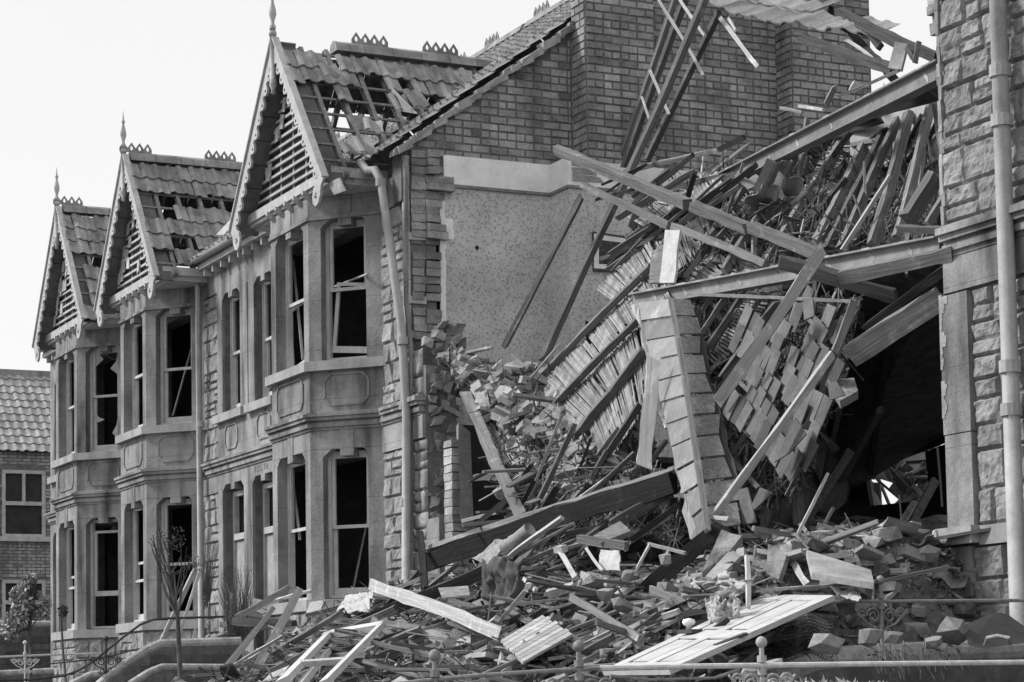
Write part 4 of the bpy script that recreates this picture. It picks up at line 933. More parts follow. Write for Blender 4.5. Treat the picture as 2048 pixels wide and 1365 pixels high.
# ------------------------------------------------------------------ slates hanging on their battens
SP = Home('slate_patch', P(1550, 780, -.2), 'torn patch of slates still hanging on its battens under the girder', 'slate roof')
lath_panel(P(1300, 620, .3), 'lath ceiling fragment running on behind the stained boards', [((1340, 470, 1.1, 1230, 620, .8), 9), ((1470, 440, 1.1, 1330, 590, .6), 9)],
    [[(1440, 400, 1.5), (1330, 500, 1.1), (1370, 560, .7), (1480, 440, 1.3)], [(1320, 510, .9), (1240, 600, .8), (1270, 640, .5), (1350, 560, .6)]], drop=.08)
lath_panel(P(1600, 330, 2.2), 'dense strip of laths high between the slanting rafters', [((1600, 290, 2.2, 1440, 500, 1.3), 9)],
    [[(1590, 290, 2.4), (1430, 440, 1.7), (1470, 470, 1.4), (1640, 300, 2.3)], [(1660, 290, 2.2), (1530, 470, 1.3), (1570, 490, 1.2), (1700, 290, 2.1)]], drop=.03)
def slate_q(mb, A_, u, v, n, w, h, tone):
    k = U(-.012, .012); e = U(-.02, .02)
    O_ = A_; c = [O_, O_+u*w, O_+u*w+v*h, O_+v*h]; c[random.randrange(4)] += u*e
    c[2] = c[2]+n*.02; c[3] = c[3]+n*.02
    mb.extr(c, n*(.009), tone)
mb = MB()
a0 = P(1470, 640, .1); a1 = P(1680, 760, -.1); a2 = P(1440, 930, -.7)
uS = (P(1600, 826, -.38)-P(1540, 770, -.25)).normalized(); vS = P(1605, 690, -.12)-P(1540, 770, -.25); vS = (vS-uS*vS.dot(uS)).normalized(); nS = uS.cross(vS)
if nS.dot(Vector(CAM)-a0) < 0: nS = -nS
O_ = P(1440, 700, -.2)
rg = random.Random(4)
poly_ = [(1425, 700), (1450, 640), (1530, 670), (1600, 610), (1665, 690), (1660, 800), (1625, 870), (1590, 960), (1550, 960), (1500, 900), (1445, 830), (1460, 750)]
def inside(x, y):
    c = False
    for k in range(len(poly_)):
        (xa, ya), (xb, yb) = poly_[k], poly_[k-1]
        if (ya > y) != (yb > y) and x < (xb-xa)*(y-ya)/(yb-ya)+xa: c = not c
    return c
O_ = P(1540, 770, -.25)
for j in range(-7, 9):
    for i in range(-7, 9):
        p = O_+uS*(i*.185+(.09 if j % 2 else 0)+rg.gauss(0, .01))+vS*(j*.17+rg.gauss(0, .015))+nS*(-.01*j+rg.uniform(-.01, .03))
        q = (np.array(p)-CAM); zz = q@_w; sx = CX+FPX*(q@_ri)/zz; sy = CY-FPX*(q@_up)/zz
        if not inside(sx, sy) or noise.noise(Vector((sx*.021, sy*.021, 5))) < -.2 or rg.random() < .06: continue
        aa = rg.gauss(0, .07); slate_q(mb, p, uS*math.cos(aa)+vS*math.sin(aa), vS*math.cos(aa)-uS*math.sin(aa)+nS*.06, nS, .19, .27, rg.uniform(.5, 1.3))
o = SP.part('slates', mb, M['slate'])
for k in range(6):
    a = O_+vS*(k*.3-.8)-nS*.05-uS*.75; mb = MB(); mb.bar(a, a+uS*1.5, .04, .03, up=nS, j=.006); SP.part('batten', mb, M['wood'])
for pts, lb in [([(1590, 835), (1612, 868), (1580, 905), (1548, 925)], 'pair of slates hanging at the lower right of the slate patch'), ([(1520, 975), (1545, 985), (1508, 1020), (1503, 1010)], 'triangular broken slate below the patch'), ([(1475, 980), (1495, 975), (1512, 1045), (1484, 1050)], 'upright broken slate beside the long boarded strip'),
               ([(1655, 770), (1672, 762), (1690, 790), (1660, 800)], 'small slate wedged under the thick lintel'), ([(1605, 600), (1625, 596), (1628, 632), (1608, 640)], 'single slate caught under the thin iron bar'), ([(1562, 600), (1585, 610), (1575, 640), (1555, 632)], 'cracked slate behind the long pale plank')]:
    quad_slab('slate', [(x, y, -.3-(y-600)*.0015) for x, y in pts], .012, 'slate', lb, 'slate')
# ------------------------------------------------------------------ long boarded strip with a batten (fallen verge)
BS = Home('boarded_strip', P(1400, 840, -.4), 'long boarded strip of roof edge leaning from the girder to the rubble', 'roof edge')
Lf = [P(1276, 606, .05), P(1392, 1092, -1.3)]; Md = [P(1342, 598, -.02), P(1420, 1062, -1.38)]; Rt = [P(1386, 600, .25), P(1492, 1050, -1.0)]
def strip(mb, Aa, Bb, K, seed, jag=0.):
    rr = random.Random(seed); nn = (Aa[1]-Aa[0]).cross(Bb[0]-Aa[0]).normalized(); nn = nn if nn.dot(Vector(CAM)-Aa[0]) > 0 else -nn
    for k in range(K):
        t0, t1 = (k+.03)/K, (k+.97)/K; tt = rr.uniform(.7, 1.25)
        c = [Aa[0].lerp(Aa[1], t0), Bb[0].lerp(Bb[1], t0), Bb[0].lerp(Bb[1], t1), Aa[0].lerp(Aa[1], t1)]
        if jag: c[1] = c[1].lerp(c[0], rr.uniform(0, jag)); c[2] = c[2].lerp(c[3], rr.uniform(0, jag))
        l = nn*(rr.uniform(0, .012)); c = [p+l for p in c]; c[2] = c[2]+nn*.012; c[3] = c[3]+nn*.012
        mb.extr(c, -nn*.015, tt)
mb = MB(); strip(mb, Lf, Md, 11, 2); BS.part('soffit_boards', mb, M['girder'])
mb = MB(); strip(mb, Md, Rt, 11, 3, .25); BS.part('slate_boards', mb, M['woodm'])
o = T(1344, 597, -.1, 1419, 1066, -1.45, 11, .8, 'woodm', None, 'batten', tilt=.2); o.parent = BS.e; o.matrix_parent_inverse = Matrix.Translation(-BS.l)
o = T(1272, 608, .0, 1340, 860, -.65, 13, .25, 'woodp', None, 'edge_board', tilt=.5, rough=5); o.parent = BS.e; o.matrix_parent_inverse = Matrix.Translation(-BS.l)
o = T(1340, 860, -.65, 1394, 1088, -1.35, 12, .25, 'woodp', None, 'edge_board', tilt=.5, rough=5); o.parent = BS.e; o.matrix_parent_inverse = Matrix.Translation(-BS.l)
o = T(1390, 610, .25, 1476, 1010, -.9, 10, .4, 'woodd', None, 'edge_board', rough=6); o.parent = BS.e; o.matrix_parent_inverse = Matrix.Translation(-BS.l)
quad_slab('stained_board', [(1330, 460, .5), (1359, 460, .5), (1348, 566, .3), (1318, 566, .3)], .03, 'cream', 'pale paint stained board standing up behind the level girder', 'board', curl=.02)
quad_slab('stained_board', [(1304, 505, .5), (1328, 488, .5), (1320, 566, .3), (1298, 566, .3)], .03, 'woodm', 'darker stained board left of the pale paint stained board', 'board', curl=.02)
quad_slab('roof_tile', [(1368, 452, .9), (1392, 440, .9), (1410, 466, .8), (1388, 482, .8)], .02, 'woodd', 'curled piece of lead lying among the crossing beams', 'lead sheet', curl=.03)
# ------------------------------------------------------------------ heap surfaces
def patch(name, c, nx, ny, amp, m, label, f=2.2, seed=0):
    q = [P(*p) for p in c]; ctr = sum(q, Vector())/4; n = (q[2]-q[0]).cross(q[3]-q[1]).normalized(); n = n if n.dot(Vector(CAM)-ctr) > 0 else -n
    pts = []
    for j in range(ny+1):
        for i in range(nx+1):
            a, b_ = i/nx, j/ny; p = (q[0]*(1-a)+q[1]*a)*(1-b_)+(q[3]*(1-a)+q[2]*a)*b_
            k = noise.noise(p*f+Vector((seed, 0, 0)))+.5*noise.noise(p*f*2.7)+.25*abs(noise.noise(p*f*7))
            pts.append(p+n*amp*k-ctr)
    mb = MB(); W = nx+1; mb.poly(pts, [(j*W+i, j*W+i+1, (j+1)*W+i+1, (j+1)*W+i) for j in range(ny) for i in range(nx)])
    o = mb.build(name, M[m]); o.location = ctr
    if label: tag(o, label, None, None, 'stuff')
    def at(a, b_): 
        p = (q[0]*(1-a)+q[1]*a)*(1-b_)+(q[3]*(1-a)+q[2]*a)*b_; k = noise.noise(p*f+Vector((seed, 0, 0)))+.5*noise.noise(p*f*2.7)+.25*abs(noise.noise(p*f*7)); return p+n*amp*k, n
    return at
S3 = patch('brick_rubble', [(868, 695, .25), (1300, 790, 1.5), (1262, 965, -.3), (960, 830, .0)], 60, 30, .12, 'rubble', 'crushed brick and mortar heaped on the fallen floor')
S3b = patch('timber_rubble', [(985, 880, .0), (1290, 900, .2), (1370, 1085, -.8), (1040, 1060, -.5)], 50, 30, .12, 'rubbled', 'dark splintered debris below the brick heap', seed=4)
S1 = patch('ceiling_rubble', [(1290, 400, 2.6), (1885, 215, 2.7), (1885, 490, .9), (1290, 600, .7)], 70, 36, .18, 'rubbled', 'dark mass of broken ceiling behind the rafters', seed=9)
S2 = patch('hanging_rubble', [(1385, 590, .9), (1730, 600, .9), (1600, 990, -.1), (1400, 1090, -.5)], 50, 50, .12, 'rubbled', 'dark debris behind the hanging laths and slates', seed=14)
# back room walls seen between the rafters
BW = Home('back_wall', P(1840, 300, 3), 'plastered rear wall with a dark doorway behind the rafter fan', 'wall')
mb = MB()
def pq(mb, pts, Y, th=.05, tone=1.): mb.extr([P(a, b_, Y) for a, b_ in pts], (0, th, 0), tone)
pq(mb, [(1700, 215), (1895, 170), (1895, 320), (1700, 362)], 2.0); pq(mb, [(1700, 362), (1778, 345), (1772, 500), (1700, 510)], 2.0); pq(mb, [(1862, 327), (1895, 320), (1895, 500), (1856, 500)], 2.0)
BW.part('plaster', mb, M['cream']); mb = MB(); pq(mb, [(1700, 286), (1895, 248), (1895, 256), (1700, 294)], 1.97, .03); pq(mb, [(1770, 345), (1868, 325), (1868, 333), (1770, 353)], 1.96, .03); pq(mb, [(1770, 352), (1778, 350), (1772, 500), (1764, 500)], 1.96, .03); BW.part('wooden_trim', mb, M['woodw'])
mb = MB(); pq(mb, [(1760, 330), (1880, 310), (1880, 505), (1760, 505)], 2.6); BW.part('doorway_shade_sheet', mb, M['dark'])  # near-black sheet behind the opening stands for its shade
# remove nothing: dark cavity of the ground floor on the right, its shade also put into near-black walls
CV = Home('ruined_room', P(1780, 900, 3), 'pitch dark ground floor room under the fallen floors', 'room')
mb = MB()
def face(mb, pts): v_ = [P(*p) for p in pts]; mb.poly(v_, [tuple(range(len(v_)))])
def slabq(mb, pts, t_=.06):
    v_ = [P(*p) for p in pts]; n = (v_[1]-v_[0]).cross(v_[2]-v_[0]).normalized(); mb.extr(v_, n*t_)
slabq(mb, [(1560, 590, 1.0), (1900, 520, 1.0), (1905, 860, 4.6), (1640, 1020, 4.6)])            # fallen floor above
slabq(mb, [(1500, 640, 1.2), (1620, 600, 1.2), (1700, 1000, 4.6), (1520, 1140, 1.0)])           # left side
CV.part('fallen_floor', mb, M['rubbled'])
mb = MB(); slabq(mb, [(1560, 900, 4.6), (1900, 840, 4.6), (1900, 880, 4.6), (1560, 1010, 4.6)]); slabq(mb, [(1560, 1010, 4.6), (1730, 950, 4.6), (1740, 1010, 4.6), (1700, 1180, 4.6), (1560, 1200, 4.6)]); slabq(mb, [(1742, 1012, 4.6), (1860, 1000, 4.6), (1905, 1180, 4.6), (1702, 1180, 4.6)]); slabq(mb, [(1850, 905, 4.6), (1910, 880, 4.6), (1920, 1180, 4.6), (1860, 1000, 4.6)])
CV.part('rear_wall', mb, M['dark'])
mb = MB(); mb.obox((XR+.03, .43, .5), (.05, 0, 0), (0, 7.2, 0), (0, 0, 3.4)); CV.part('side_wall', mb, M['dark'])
mb = MB()
for k in (1, 4):
    t_ = k/8; a = P(1700+170*t_, 640-40*t_, 1.15); b_ = P(1600+280*t_, 1010-140*t_, 4.3); mb.bar(a, b_, .07, .12, j=.01)
for a, b_ in ((P(1690, 760, 1.2), P(1640, 1000, 3.2)), (P(1830, 1010, 3.2), P(1760, 1120, 1.5)), (P(1870, 960, 2.5), P(1800, 1090, 2.0)), (P(1700, 900, 2), P(1600, 1060, 1.4)), (P(1760, 820, 2), P(1680, 960, 3))): mb.bar(a, b_, .06, .09, tone=4, j=.01)
CV.part('floor_joists', mb, M['woodd'])
# pale rubble outside, seen through the hole at the back
mb = MB()
for k in range(70):
    c = P(U(1730, 1880), U(890, 1015), 5.6+U(0, 1)*.8); d = Vector((U(-1, 1), U(-.4, .4), U(-.6, .6))).normalized()
    mb.bar(c-d*U(.1, .5), c+d*U(.1, .5), U(.03, .14), .03, up=(0, -1, .5), tone=U(.5, 1.3))
tag(mb.build('sunlit_debris', M['slab']), 'sunlit splintered debris in the back yard beyond the dark room', None, None, 'stuff')
# ------------------------------------------------------------------ main mound (world heightfield)
def LT(x, y): return max(0, min(1, (x-(-28.9+(-1.0-y)*1.1))/1.7)) if y < -.6 else 1
def mz(x, y):
    s_ = max(0, min(1, (y+4.9)/4.6)); s_ = s_*s_*(3-2*s_)
    z = -.12+1.32*s_
    lt = LT(x, y); z = -.6+(z+.6)*lt
    rt = max(0, min(1, (-14.75-x)/.9)); z = -.5+(z+.5)*rt
    bk = max(0, min(1, (y+.3)/1.6))*max(0, min(1, (-20-x)/1.5))*max(0, min(1, 3.2-y))*max(0, min(1, (x+27)/1.0)); z += 1.0*bk+.55*max(0, min(1, (y-1.2)/1.5))*max(0, min(1, (x+21)/1.))*max(0, min(1, (-17-x)/1.5))
    z += .2*noise.noise(Vector((x*.9, y*.9, 0)))+.17*noise.noise(Vector((x*2.3, y*2.3, 2)))+.05*noise.noise(Vector((x*6, y*6, 2)))
    return z
mb = MB(); nx, ny = 230, 130; x0, x1, y0, y1 = -31.4, -9.5, -6.6, 4.6
mb.poly([(x0+(x1-x0)*i/nx, y0+(y1-y0)*j/ny, mz(x0+(x1-x0)*i/nx, y0+(y1-y0)*j/ny) if not (x0+(x1-x0)*i/nx < -27.4 and y0+(y1-y0)*j/ny > -.7) else .2) for j in range(ny+1) for i in range(nx+1)],
        [(j*(nx+1)+i, j*(nx+1)+i+1, (j+1)*(nx+1)+i+1, (j+1)*(nx+1)+i) for j in range(ny) for i in range(nx)])
tag(mb.build('rubble_mound', M['rubble']), 'long mound of crushed rubble filling the front gardens', None, None, 'stuff')

# ------------------------------------------------------------------ scatter
def lump(seed, flat=1.):
    rr = random.Random(seed); mb = MB(); v_ = []; n = 7
    import bmesh
    bm = bmesh.new(); bmesh.ops.create_icosphere(bm, subdivisions=1, radius=.5)
    for vv in bm.verts: vv.co = Vector((max(-.36, min(.36, vv.co.x)), max(-.34, min(.34, vv.co.y)), max(-.33, min(.33, vv.co.z))*flat))*1.4*rr.uniform(.8, 1.15)
    mb.poly([tuple(vv.co) for vv in bm.verts], [tuple(x.index for x in f.verts) for f in bm.faces]); bm.free(); return mb
def shard(seed):
    rr = random.Random(seed); n = rr.randint(4, 6); a0 = rr.uniform(0, 6)
    pts = [Vector((math.cos(a0+2*PI*k/n)*rr.uniform(.35, .6), math.sin(a0+2*PI*k/n)*rr.uniform(.3, .5), rr.uniform(-.03, .03))) for k in range(n)]
    mb = MB(); mb.extr(pts, (0, 0, .09)); return mb
def brickmb(seed, ln=.225):
    rr = random.Random(seed); mb = MB(); l = ln; e = .006
    mb.obox((-l/2, -.055, -.038), (l, 0, 0), (0, .11, 0), (0, 0, .076), 1, .007); return mb
def sliver(seed, L_=1., w=.03, t_=.012):
    rr = random.Random(seed); mb = MB(); K = 4; p = []
    for i in range(K+1):
        x = (i/K-.5)*L_; b_ = rr.uniform(-.01, .01); ww = w*(1 if 0 < i < K else rr.uniform(.2, 1))
        p += [(x, -ww/2+b_, -t_/2), (x, ww/2+b_, -t_/2), (x, ww/2+b_, t_/2), (x, -ww/2+b_, t_/2)]
    mb.poly(p, [(3, 2, 1, 0), tuple(K*4+k for k in range(4))]+[(i*4+k, i*4+(k+1) % 4, (i+1)*4+(k+1) % 4, (i+1)*4+k) for i in range(K) for k in range(4)]); return mb
def curved(seed):
    rr = random.Random(seed); mb = MB(); K = 8; L_ = rr.uniform(.25, .38); p = []
    for z_ in (0, -.014):
        for s_ in (0, L_):
            for k in range(K+1): x = k/K; p.append((x*.26-.13, s_-L_/2+rr.uniform(-.015, .015), .03*math.sin(x*2*PI*1.1)+z_))
    W = K+1; f = [(k, k+1, W+k+1, W+k) for k in range(K)]+[(2*W+k+1, 2*W+k, 3*W+k, 3*W+k+1) for k in range(K)]+[(k+1, k, 2*W+k, 2*W+k+1) for k in range(K)]+[(W+k, W+k+1, 3*W+k+1, 3*W+k) for k in range(K)]
    mb.poly(p, f); return mb
PROTO = {}
def proto(kind):
    if kind in PROTO: return PROTO[kind]
    D_ = {'brick': ([brickmb(i) for i in range(3)]+[brickmb(9, .12)], 'brickl', 'brick'), 'brick_pale': ([brickmb(i+20) for i in range(3)], 'stone', 'brick'),
          'stone': ([lump(i, .7) for i in range(6)], 'stone', 'stone'), 'darkstone': ([lump(i+30, .7) for i in range(5)], 'rubble', 'stone'),
          'shard': ([shard(i) for i in range(6)], 'slab', 'slab'), 'tile': ([curved(i) for i in range(5)], 'tilel', 'roof tile'),
          'lath': ([sliver(i, 1, .03, .01) for i in range(5)], 'woodp', 'lath'), 'stick': ([sliver(i+9, 1, .055, .04) for i in range(5)], 'woodm', 'timber'), 'plank': ([sliver(i+19, 1, .15, .025) for i in range(4)], 'wood', 'plank'), 'slate': ([shard(i+40) for i in range(4)], 'slate', 'slate')}
    mbs, m_, cat = D_[kind]; nm = {'brick': 'loose_brick', 'brick_pale': 'mortared_brick', 'stone': 'broken_stone', 'darkstone': 'sooty_stone', 'shard': 'plaster_slab', 'tile': 'broken_pantile', 'lath': 'loose_lath', 'stick': 'broken_batten', 'plank': 'broken_plank', 'slate': 'broken_slate'}[kind]
    L_ = []
    for b_ in mbs: me = b_.build(nm, M[m_]); L_.append(me.data); bpy.data.objects.remove(me)
    PROTO[kind] = (L_, nm, cat); return PROTO[kind]
def put(kind, p, sc_, rot, label, group):
    L_, nm, cat = proto(kind); o = bpy.data.objects.new(nm, random.choice(L_)); col.objects.link(o)
    o.location = p; o.rotation_euler = rot; o.scale = sc_; tag(o, label, cat, group)
NEARPL = 1
ZN = {'S3': 'in the brick heap on the fallen floor', 'S3b': 'in the dark debris below the brick heap', 'S1': 'caught among the broken ceiling behind the rafters', 'S2': 'hanging behind the slates under the girder', 'G': 'on the rubble mound in the front garden', 'G2': 'on the rubble mound near the opening', 'GR': 'behind the railings at lower right'}
NMS = {'brick': 'loose dark brick', 'brick_pale': 'mortar covered brick', 'stone': 'pale broken stone', 'darkstone': 'sooty broken stone', 'shard': 'flat broken plaster slab', 'tile': 'broken curved roof tile', 'lath': 'thin pale lath', 'stick': 'broken square batten', 'plank': 'broken grey plank', 'slate': 'broken slate'}
def sz(kind):
    if kind in ('brick', 'brick_pale'): k = U(.95, 1.2); return (k*U(.7, 1.15), k, k)
    if kind in ('stone', 'darkstone'): k = U(.1, .26); return (k*U(.8, 1.5), k, k*U(.6, 1))
    if kind == 'shard': k = U(.16, .42); return (k*U(.9, 1.5), k, U(.25, .5))
    if kind == 'slate': k = U(.16, .32); return (k, k, .1)
    if kind == 'tile': return (U(.8, 1.1),)*3
    if kind == 'lath': return (U(.3, 1.5), 1, 1)
    if kind == 'stick': return (U(.3, 2.0), U(.7, 1.3), U(.7, 1.2))
    if kind == 'plank': return (U(.3, 1.8), U(.6, 1.2), 1)
LM = [(690, 1200, 'below the nearest bay window'), (530, 1280, 'by the leaning timbers at the left end of the heap'), (600, 1330, 'left of the white window frame'), (720, 1330, 'inside the white window frame'), (800, 1260, 'beside the corrugated sheet'), (860, 1220, 'beside the wide pale plank'), (900, 1320, 'below the wide pale plank'), (870, 1150, 'under the left end of the black beam'), (1000, 1200, 'in front of the hanging dark curtain'),
      (1010, 1260, 'at the lower end of the wide pale plank'), (1070, 1285, 'by the slatted panel'), (1140, 1130, 'beside the pale post with a cap'), (1220, 1120, 'beside the pale hanging sheet'), (1150, 1200, 'near the pale split log'), (1250, 1240, 'among the long thin strips'), (1320, 1120, 'left of the dark leaning plank'), (1370, 1180, 'right of the dark leaning plank'), (1440, 1100, 'by the large leaning slab'), (1498, 1160, 'beside the white upright post'), (1450, 1205, 'by the crumpled shirts'), (1550, 1120, 'by the upright broken slab'),
      (1600, 1150, 'beside the short jagged plank'), (1690, 1140, 'by the long tilted slab'), (1780, 1120, 'at the mouth of the dark room'), (1870, 1140, 'below the broken window sill'), (1700, 1190, 'by the torn white paper'), (1760, 1230, 'behind the ornate railing post'), (1900, 1230, 'left of the black case'), (1640, 1280, 'behind the rounded coping'), (1400, 1280, 'beside the fallen white door'), (1350, 1330, 'under the fallen white door'), (1100, 1340, 'below the slatted panel'),
      (900, 720, 'against the torn wall end'), (960, 760, 'at the top of the brick heap'), (1040, 790, 'at the foot of the first lath joist'), (1100, 850, 'below the lath ceiling'), (1030, 850, 'right of the leaning floorboards'), (1180, 900, 'left of the broad upright board'), (1230, 840, 'under the lowest lath joist'), (1100, 960, 'above the black beam'), (1220, 990, 'under the broad upright board'), (1330, 980, 'left of the boarded strip'), (1330, 1050, 'behind the foot of the boarded strip'),
      (1350, 430, 'beside the slim beam'), (1400, 500, 'behind the stained board'), (1460, 380, 'left of the slanting rafters'), (1540, 380, 'between the slanting rafters'), (1600, 480, 'above the level girder'), (1650, 330, 'under the sloping girder'), (1720, 400, 'between the fanned rafters'), (1820, 420, 'before the dark doorway'), (1870, 300, 'close to the right wall'), (1480, 560, 'just above the level girder'), (1450, 640, 'just under the level girder'), (1420, 730, 'right of the boarded strip top'), (1500, 700, 'behind the long pale plank'), (1580, 720, 'among the hung slates'), (1660, 700, 'under the thick lintel'), (1620, 830, 'right of the hung slates'), (1520, 900, 'below the hung slates'), (1480, 1000, 'right of the boarded strip foot')]
def toimg(p): q = np.array(p)-CAM; z = q@_w; return CX+FPX*(q@_ri)/z, CY-FPX*(q@_up)/z
def label_for(kind, zone, p, s_):
    x, y = toimg(p); l = min(LM, key=lambda a: (a[0]-x)**2+(a[1]-y)**2)
    big = s_[0] if kind not in ('stone', 'darkstone', 'shard', 'slate') else s_[0]*3.2
    sz_ = 'small ' if big < .62 else ('large ' if big > 1.05 else '')
    if kind in ('lath', 'stick', 'plank'): sz_ = 'short ' if s_[0] < .6 else ('long ' if s_[0] > .95 else '')
    side = (' on its left' if x < l[0]-35 else ' on its right' if x > l[0]+35 else '') if False else ''
    return sz_+NMS[kind]+' '+l[2], NMS[kind].replace('loose ', '')+'s strewn through the wreckage'
def scat_patch(at, zone, counts, a_=(0, 1), b_=(0, 1), ang=None):
    for kind, n in counts.items():
        for k in range(n):
            p, nn = at(U(*a_), U(*b_)); s_ = sz(kind)
            if kind in ('lath', 'stick', 'plank'): rot = (U(-.5, .5), U(-.5, .5), U(0, PI)) if ang is None else (U(-.3, .3), ang+U(-.5, .5), U(-.9, .9)+1.9)
            else: rot = (U(-.8, .8), U(-.8, .8), U(0, 6.28))
            lb, g = label_for(kind, zone, p, s_); put(kind, p+nn*U(-.01, .06), s_, rot, lb, g)
scat_patch(S3, 'S3', dict(brick=85, brick_pale=55, stone=34, shard=18, lath=4, stick=3), b_=(0, 1))
scat_patch(S3b, 'S3b', dict(brick=22, stick=26, plank=14, lath=30, stone=14, shard=12), ang=-.5)
scat_patch(S1, 'S1', dict(tile=34, stick=14, lath=20, plank=8, slate=18, shard=16), ang=-1.)
scat_patch(S2, 'S2', dict(slate=26, stick=8, lath=14, plank=4, shard=10), ang=-.9)
def scat_ground(zone, xr, yr, counts, dens=None, flat=.45, dz=.02):
    for kind, n in counts.items():
        for k in range(n):
            x = U(*xr); y = U(*yr)
            if x < -27.6 and y > -1.15 or LT(x, y) < .35: continue
            s_ = sz(kind)
            if kind in ('lath', 'stick', 'plank'): rot = (U(-.3, .3), U(-.35, .25), random.gauss(.55, .7))
            else: rot = (U(-flat, flat), U(-flat, flat), U(0, 6.28))
            lb, g = label_for(kind, zone, (x, y, mz(x, y)), s_); put(kind, (x, y, mz(x, y)+dz+U(0, .06)), s_, rot, lb, g)
scat_ground('G', (-30, -15.2), (-4.6, -1.6), dict(brick=75, brick_pale=30, stone=70, shard=55, tile=34, lath=110, stick=90, plank=60, slate=36))
scat_ground('G2', (-26.6, -16), (-1.6, 1.2), dict(brick=50, brick_pale=22, stone=44, darkstone=50, shard=34, tile=20, lath=60, stick=44, plank=30, slate=20))
scat_ground('GR', (-18.5, -14.9), (-3.4, .2), dict(stone=34, shard=22, brick=44, brick_pale=34, darkstone=24, tile=14, lath=24, stick=16, plank=8))
scat_ground('GR', (-17.2, -14.95), (-2.6, -.1), dict(stone=40, brick=40, brick_pale=34, shard=16, darkstone=30, tile=12))
scat_ground('GR', (-21, -16), (-.6, 2.2), dict(darkstone=50, brick=24, stick=12))
for k, (x, y, r, lb) in enumerate([(1505, 365, 22, 'crumpled pantile behind the slanting rafters'), (1545, 352, 24, 'curved pantile behind the slanting rafters, uppermost of the pile'), (1560, 395, 26, 'broad pantile in the pile between two rafters'), (1540, 425, 22, 'lowest pantile of the pile between two rafters'), (1575, 372, 20, 'pantile standing on edge between two rafters'), (1600, 455, 18, 'broken pantile low between the rafters'), (1528, 400, 16, 'small pantile shard between two rafters')]):
    put('tile', P(x, y, 1.35), (1.1, 1.1, 1.1), (U(-.5, .9), U(-.6, .6), U(0, 6)), lb, None)
for x, y, Y, sg, lb in [(718, 246, -.55, 1, 'slipped curved tile lodged on the bare rafters of the nearest gable'), (746, 250, -.5, 1, 'slipped tile just right of the one lodged on the bare rafters'), (700, 296, -.75, 1, 'roof tile hanging over the gutter above the bent downpipe'), (728, 290, -.65, 1, 'second roof tile hanging over the bent downpipe'), (832, 196, .35, 1, 'curved tile slid sideways into the valley of the nearest gable'), (800, 205, .2, 1, 'tile tilted in the valley of the nearest gable'), (660, 140, -.7, 1, 'slipped tile near the top of the nearest gable')]:
    L_, nm_, cat_ = proto('tile'); o = bpy.data.objects.new('slipped_tile', random.choice(L_)); col.objects.link(o); tag(o, lb, 'roof tile')
    o.matrix_world = Matrix.Translation(P(x, y, Y)) @ Matrix(((0, -.61, .79, 0), (1, 0, 0, 0), (0, .79, .61, 0), (0, 0, 0, 1))) @ Matrix.Rotation(U(-.35, .35), 4, 'Z') @ Matrix.Rotation(U(-.2, .2), 4, 'X') @ Matrix.Scale(.95, 4)
# small chips as one mass
mb = MB()
for k in range(17000):
    x = U(-30.5, -14); y = U(-4.9, 1.6)
    if x < -27.5 and y > -1.1 or LT(x, y) < .3: continue
    z = mz(x, y)+U(-.01, .03); r = U(.012, .06)*U(.5, 1); mb.obox((x, y, z), Vector((U(-1, 1), U(-1, 1), U(-.5, .5)))*r*1.5, Vector((U(-1, 1), U(-1, 1), U(-.5, .5)))*r, Vector((U(-.4, .4), U(-.4, .4), 1))*r*.6, U(.5, 2.2))
for k in range(6000):
    x = U(-17.5, -14.8); y = U(-3.4, .3); z = mz(x, y)+U(-.01, .05); r = U(.012, .06)*U(.5, 1); mb.obox((x, y, z), Vector((U(-1, 1), U(-1, 1), U(-.5, .5)))*r*1.5, Vector((U(-1, 1), U(-1, 1), U(-.5, .5)))*r, Vector((U(-.4, .4), U(-.4, .4), 1))*r*.6, U(.5, 3))
for at, n in ((S3, 1500), (S3b, 900), (S1, 900), (S2, 900)):
    for k in range(n):
        p, nn = at(U(0, 1), U(0, 1)); r = U(.012, .04); mb.obox(p+nn*U(0, .03), Vector((U(-1, 1), U(-1, 1), U(-.5, .5)))*r*1.5, Vector((U(-1, 1), U(-1, 1), U(-.5, .5)))*r, Vector((U(-.4, .4), U(-.4, .4), 1))*r*.6, U(.4, 1.8))
sp_ = MB()
def splinter(p, fl):
    d = Vector((U(-1, 1), U(-1, 1), U(-.45, .45)*fl)).normalized()*U(.04, .28); w = U(.006, .02)
    sp_.bar(Vector(p)-d, Vector(p)+d, w, w*U(.4, 1), tone=U(.35, 1.7), j=w*.3)
for k in range(5200):
    x = U(-30.5, -14.6); y = U(-4.9, 1.8)
    if x < -27.5 and y > -1.1 or LT(x, y) < .3: continue
    splinter((x, y, mz(x, y)+U(.0, .13)), 1)
for at, n in ((S3, 90), (S3b, 900), (S1, 1500), (S2, 1300)):
    for k in range(n): p, nn = at(U(0, 1), U(0, 1)); splinter(p+nn*U(0, .12), 3)
tag(sp_.build('splinters', M['woodm']), 'fine wood splinters and lath ends scattered over the whole wreckage', None, None, 'stuff')
tag(mb.build('rubble_chips', M['rubble']), 'small chips of brick, plaster and slate strewn over the mound', None, None, 'stuff')

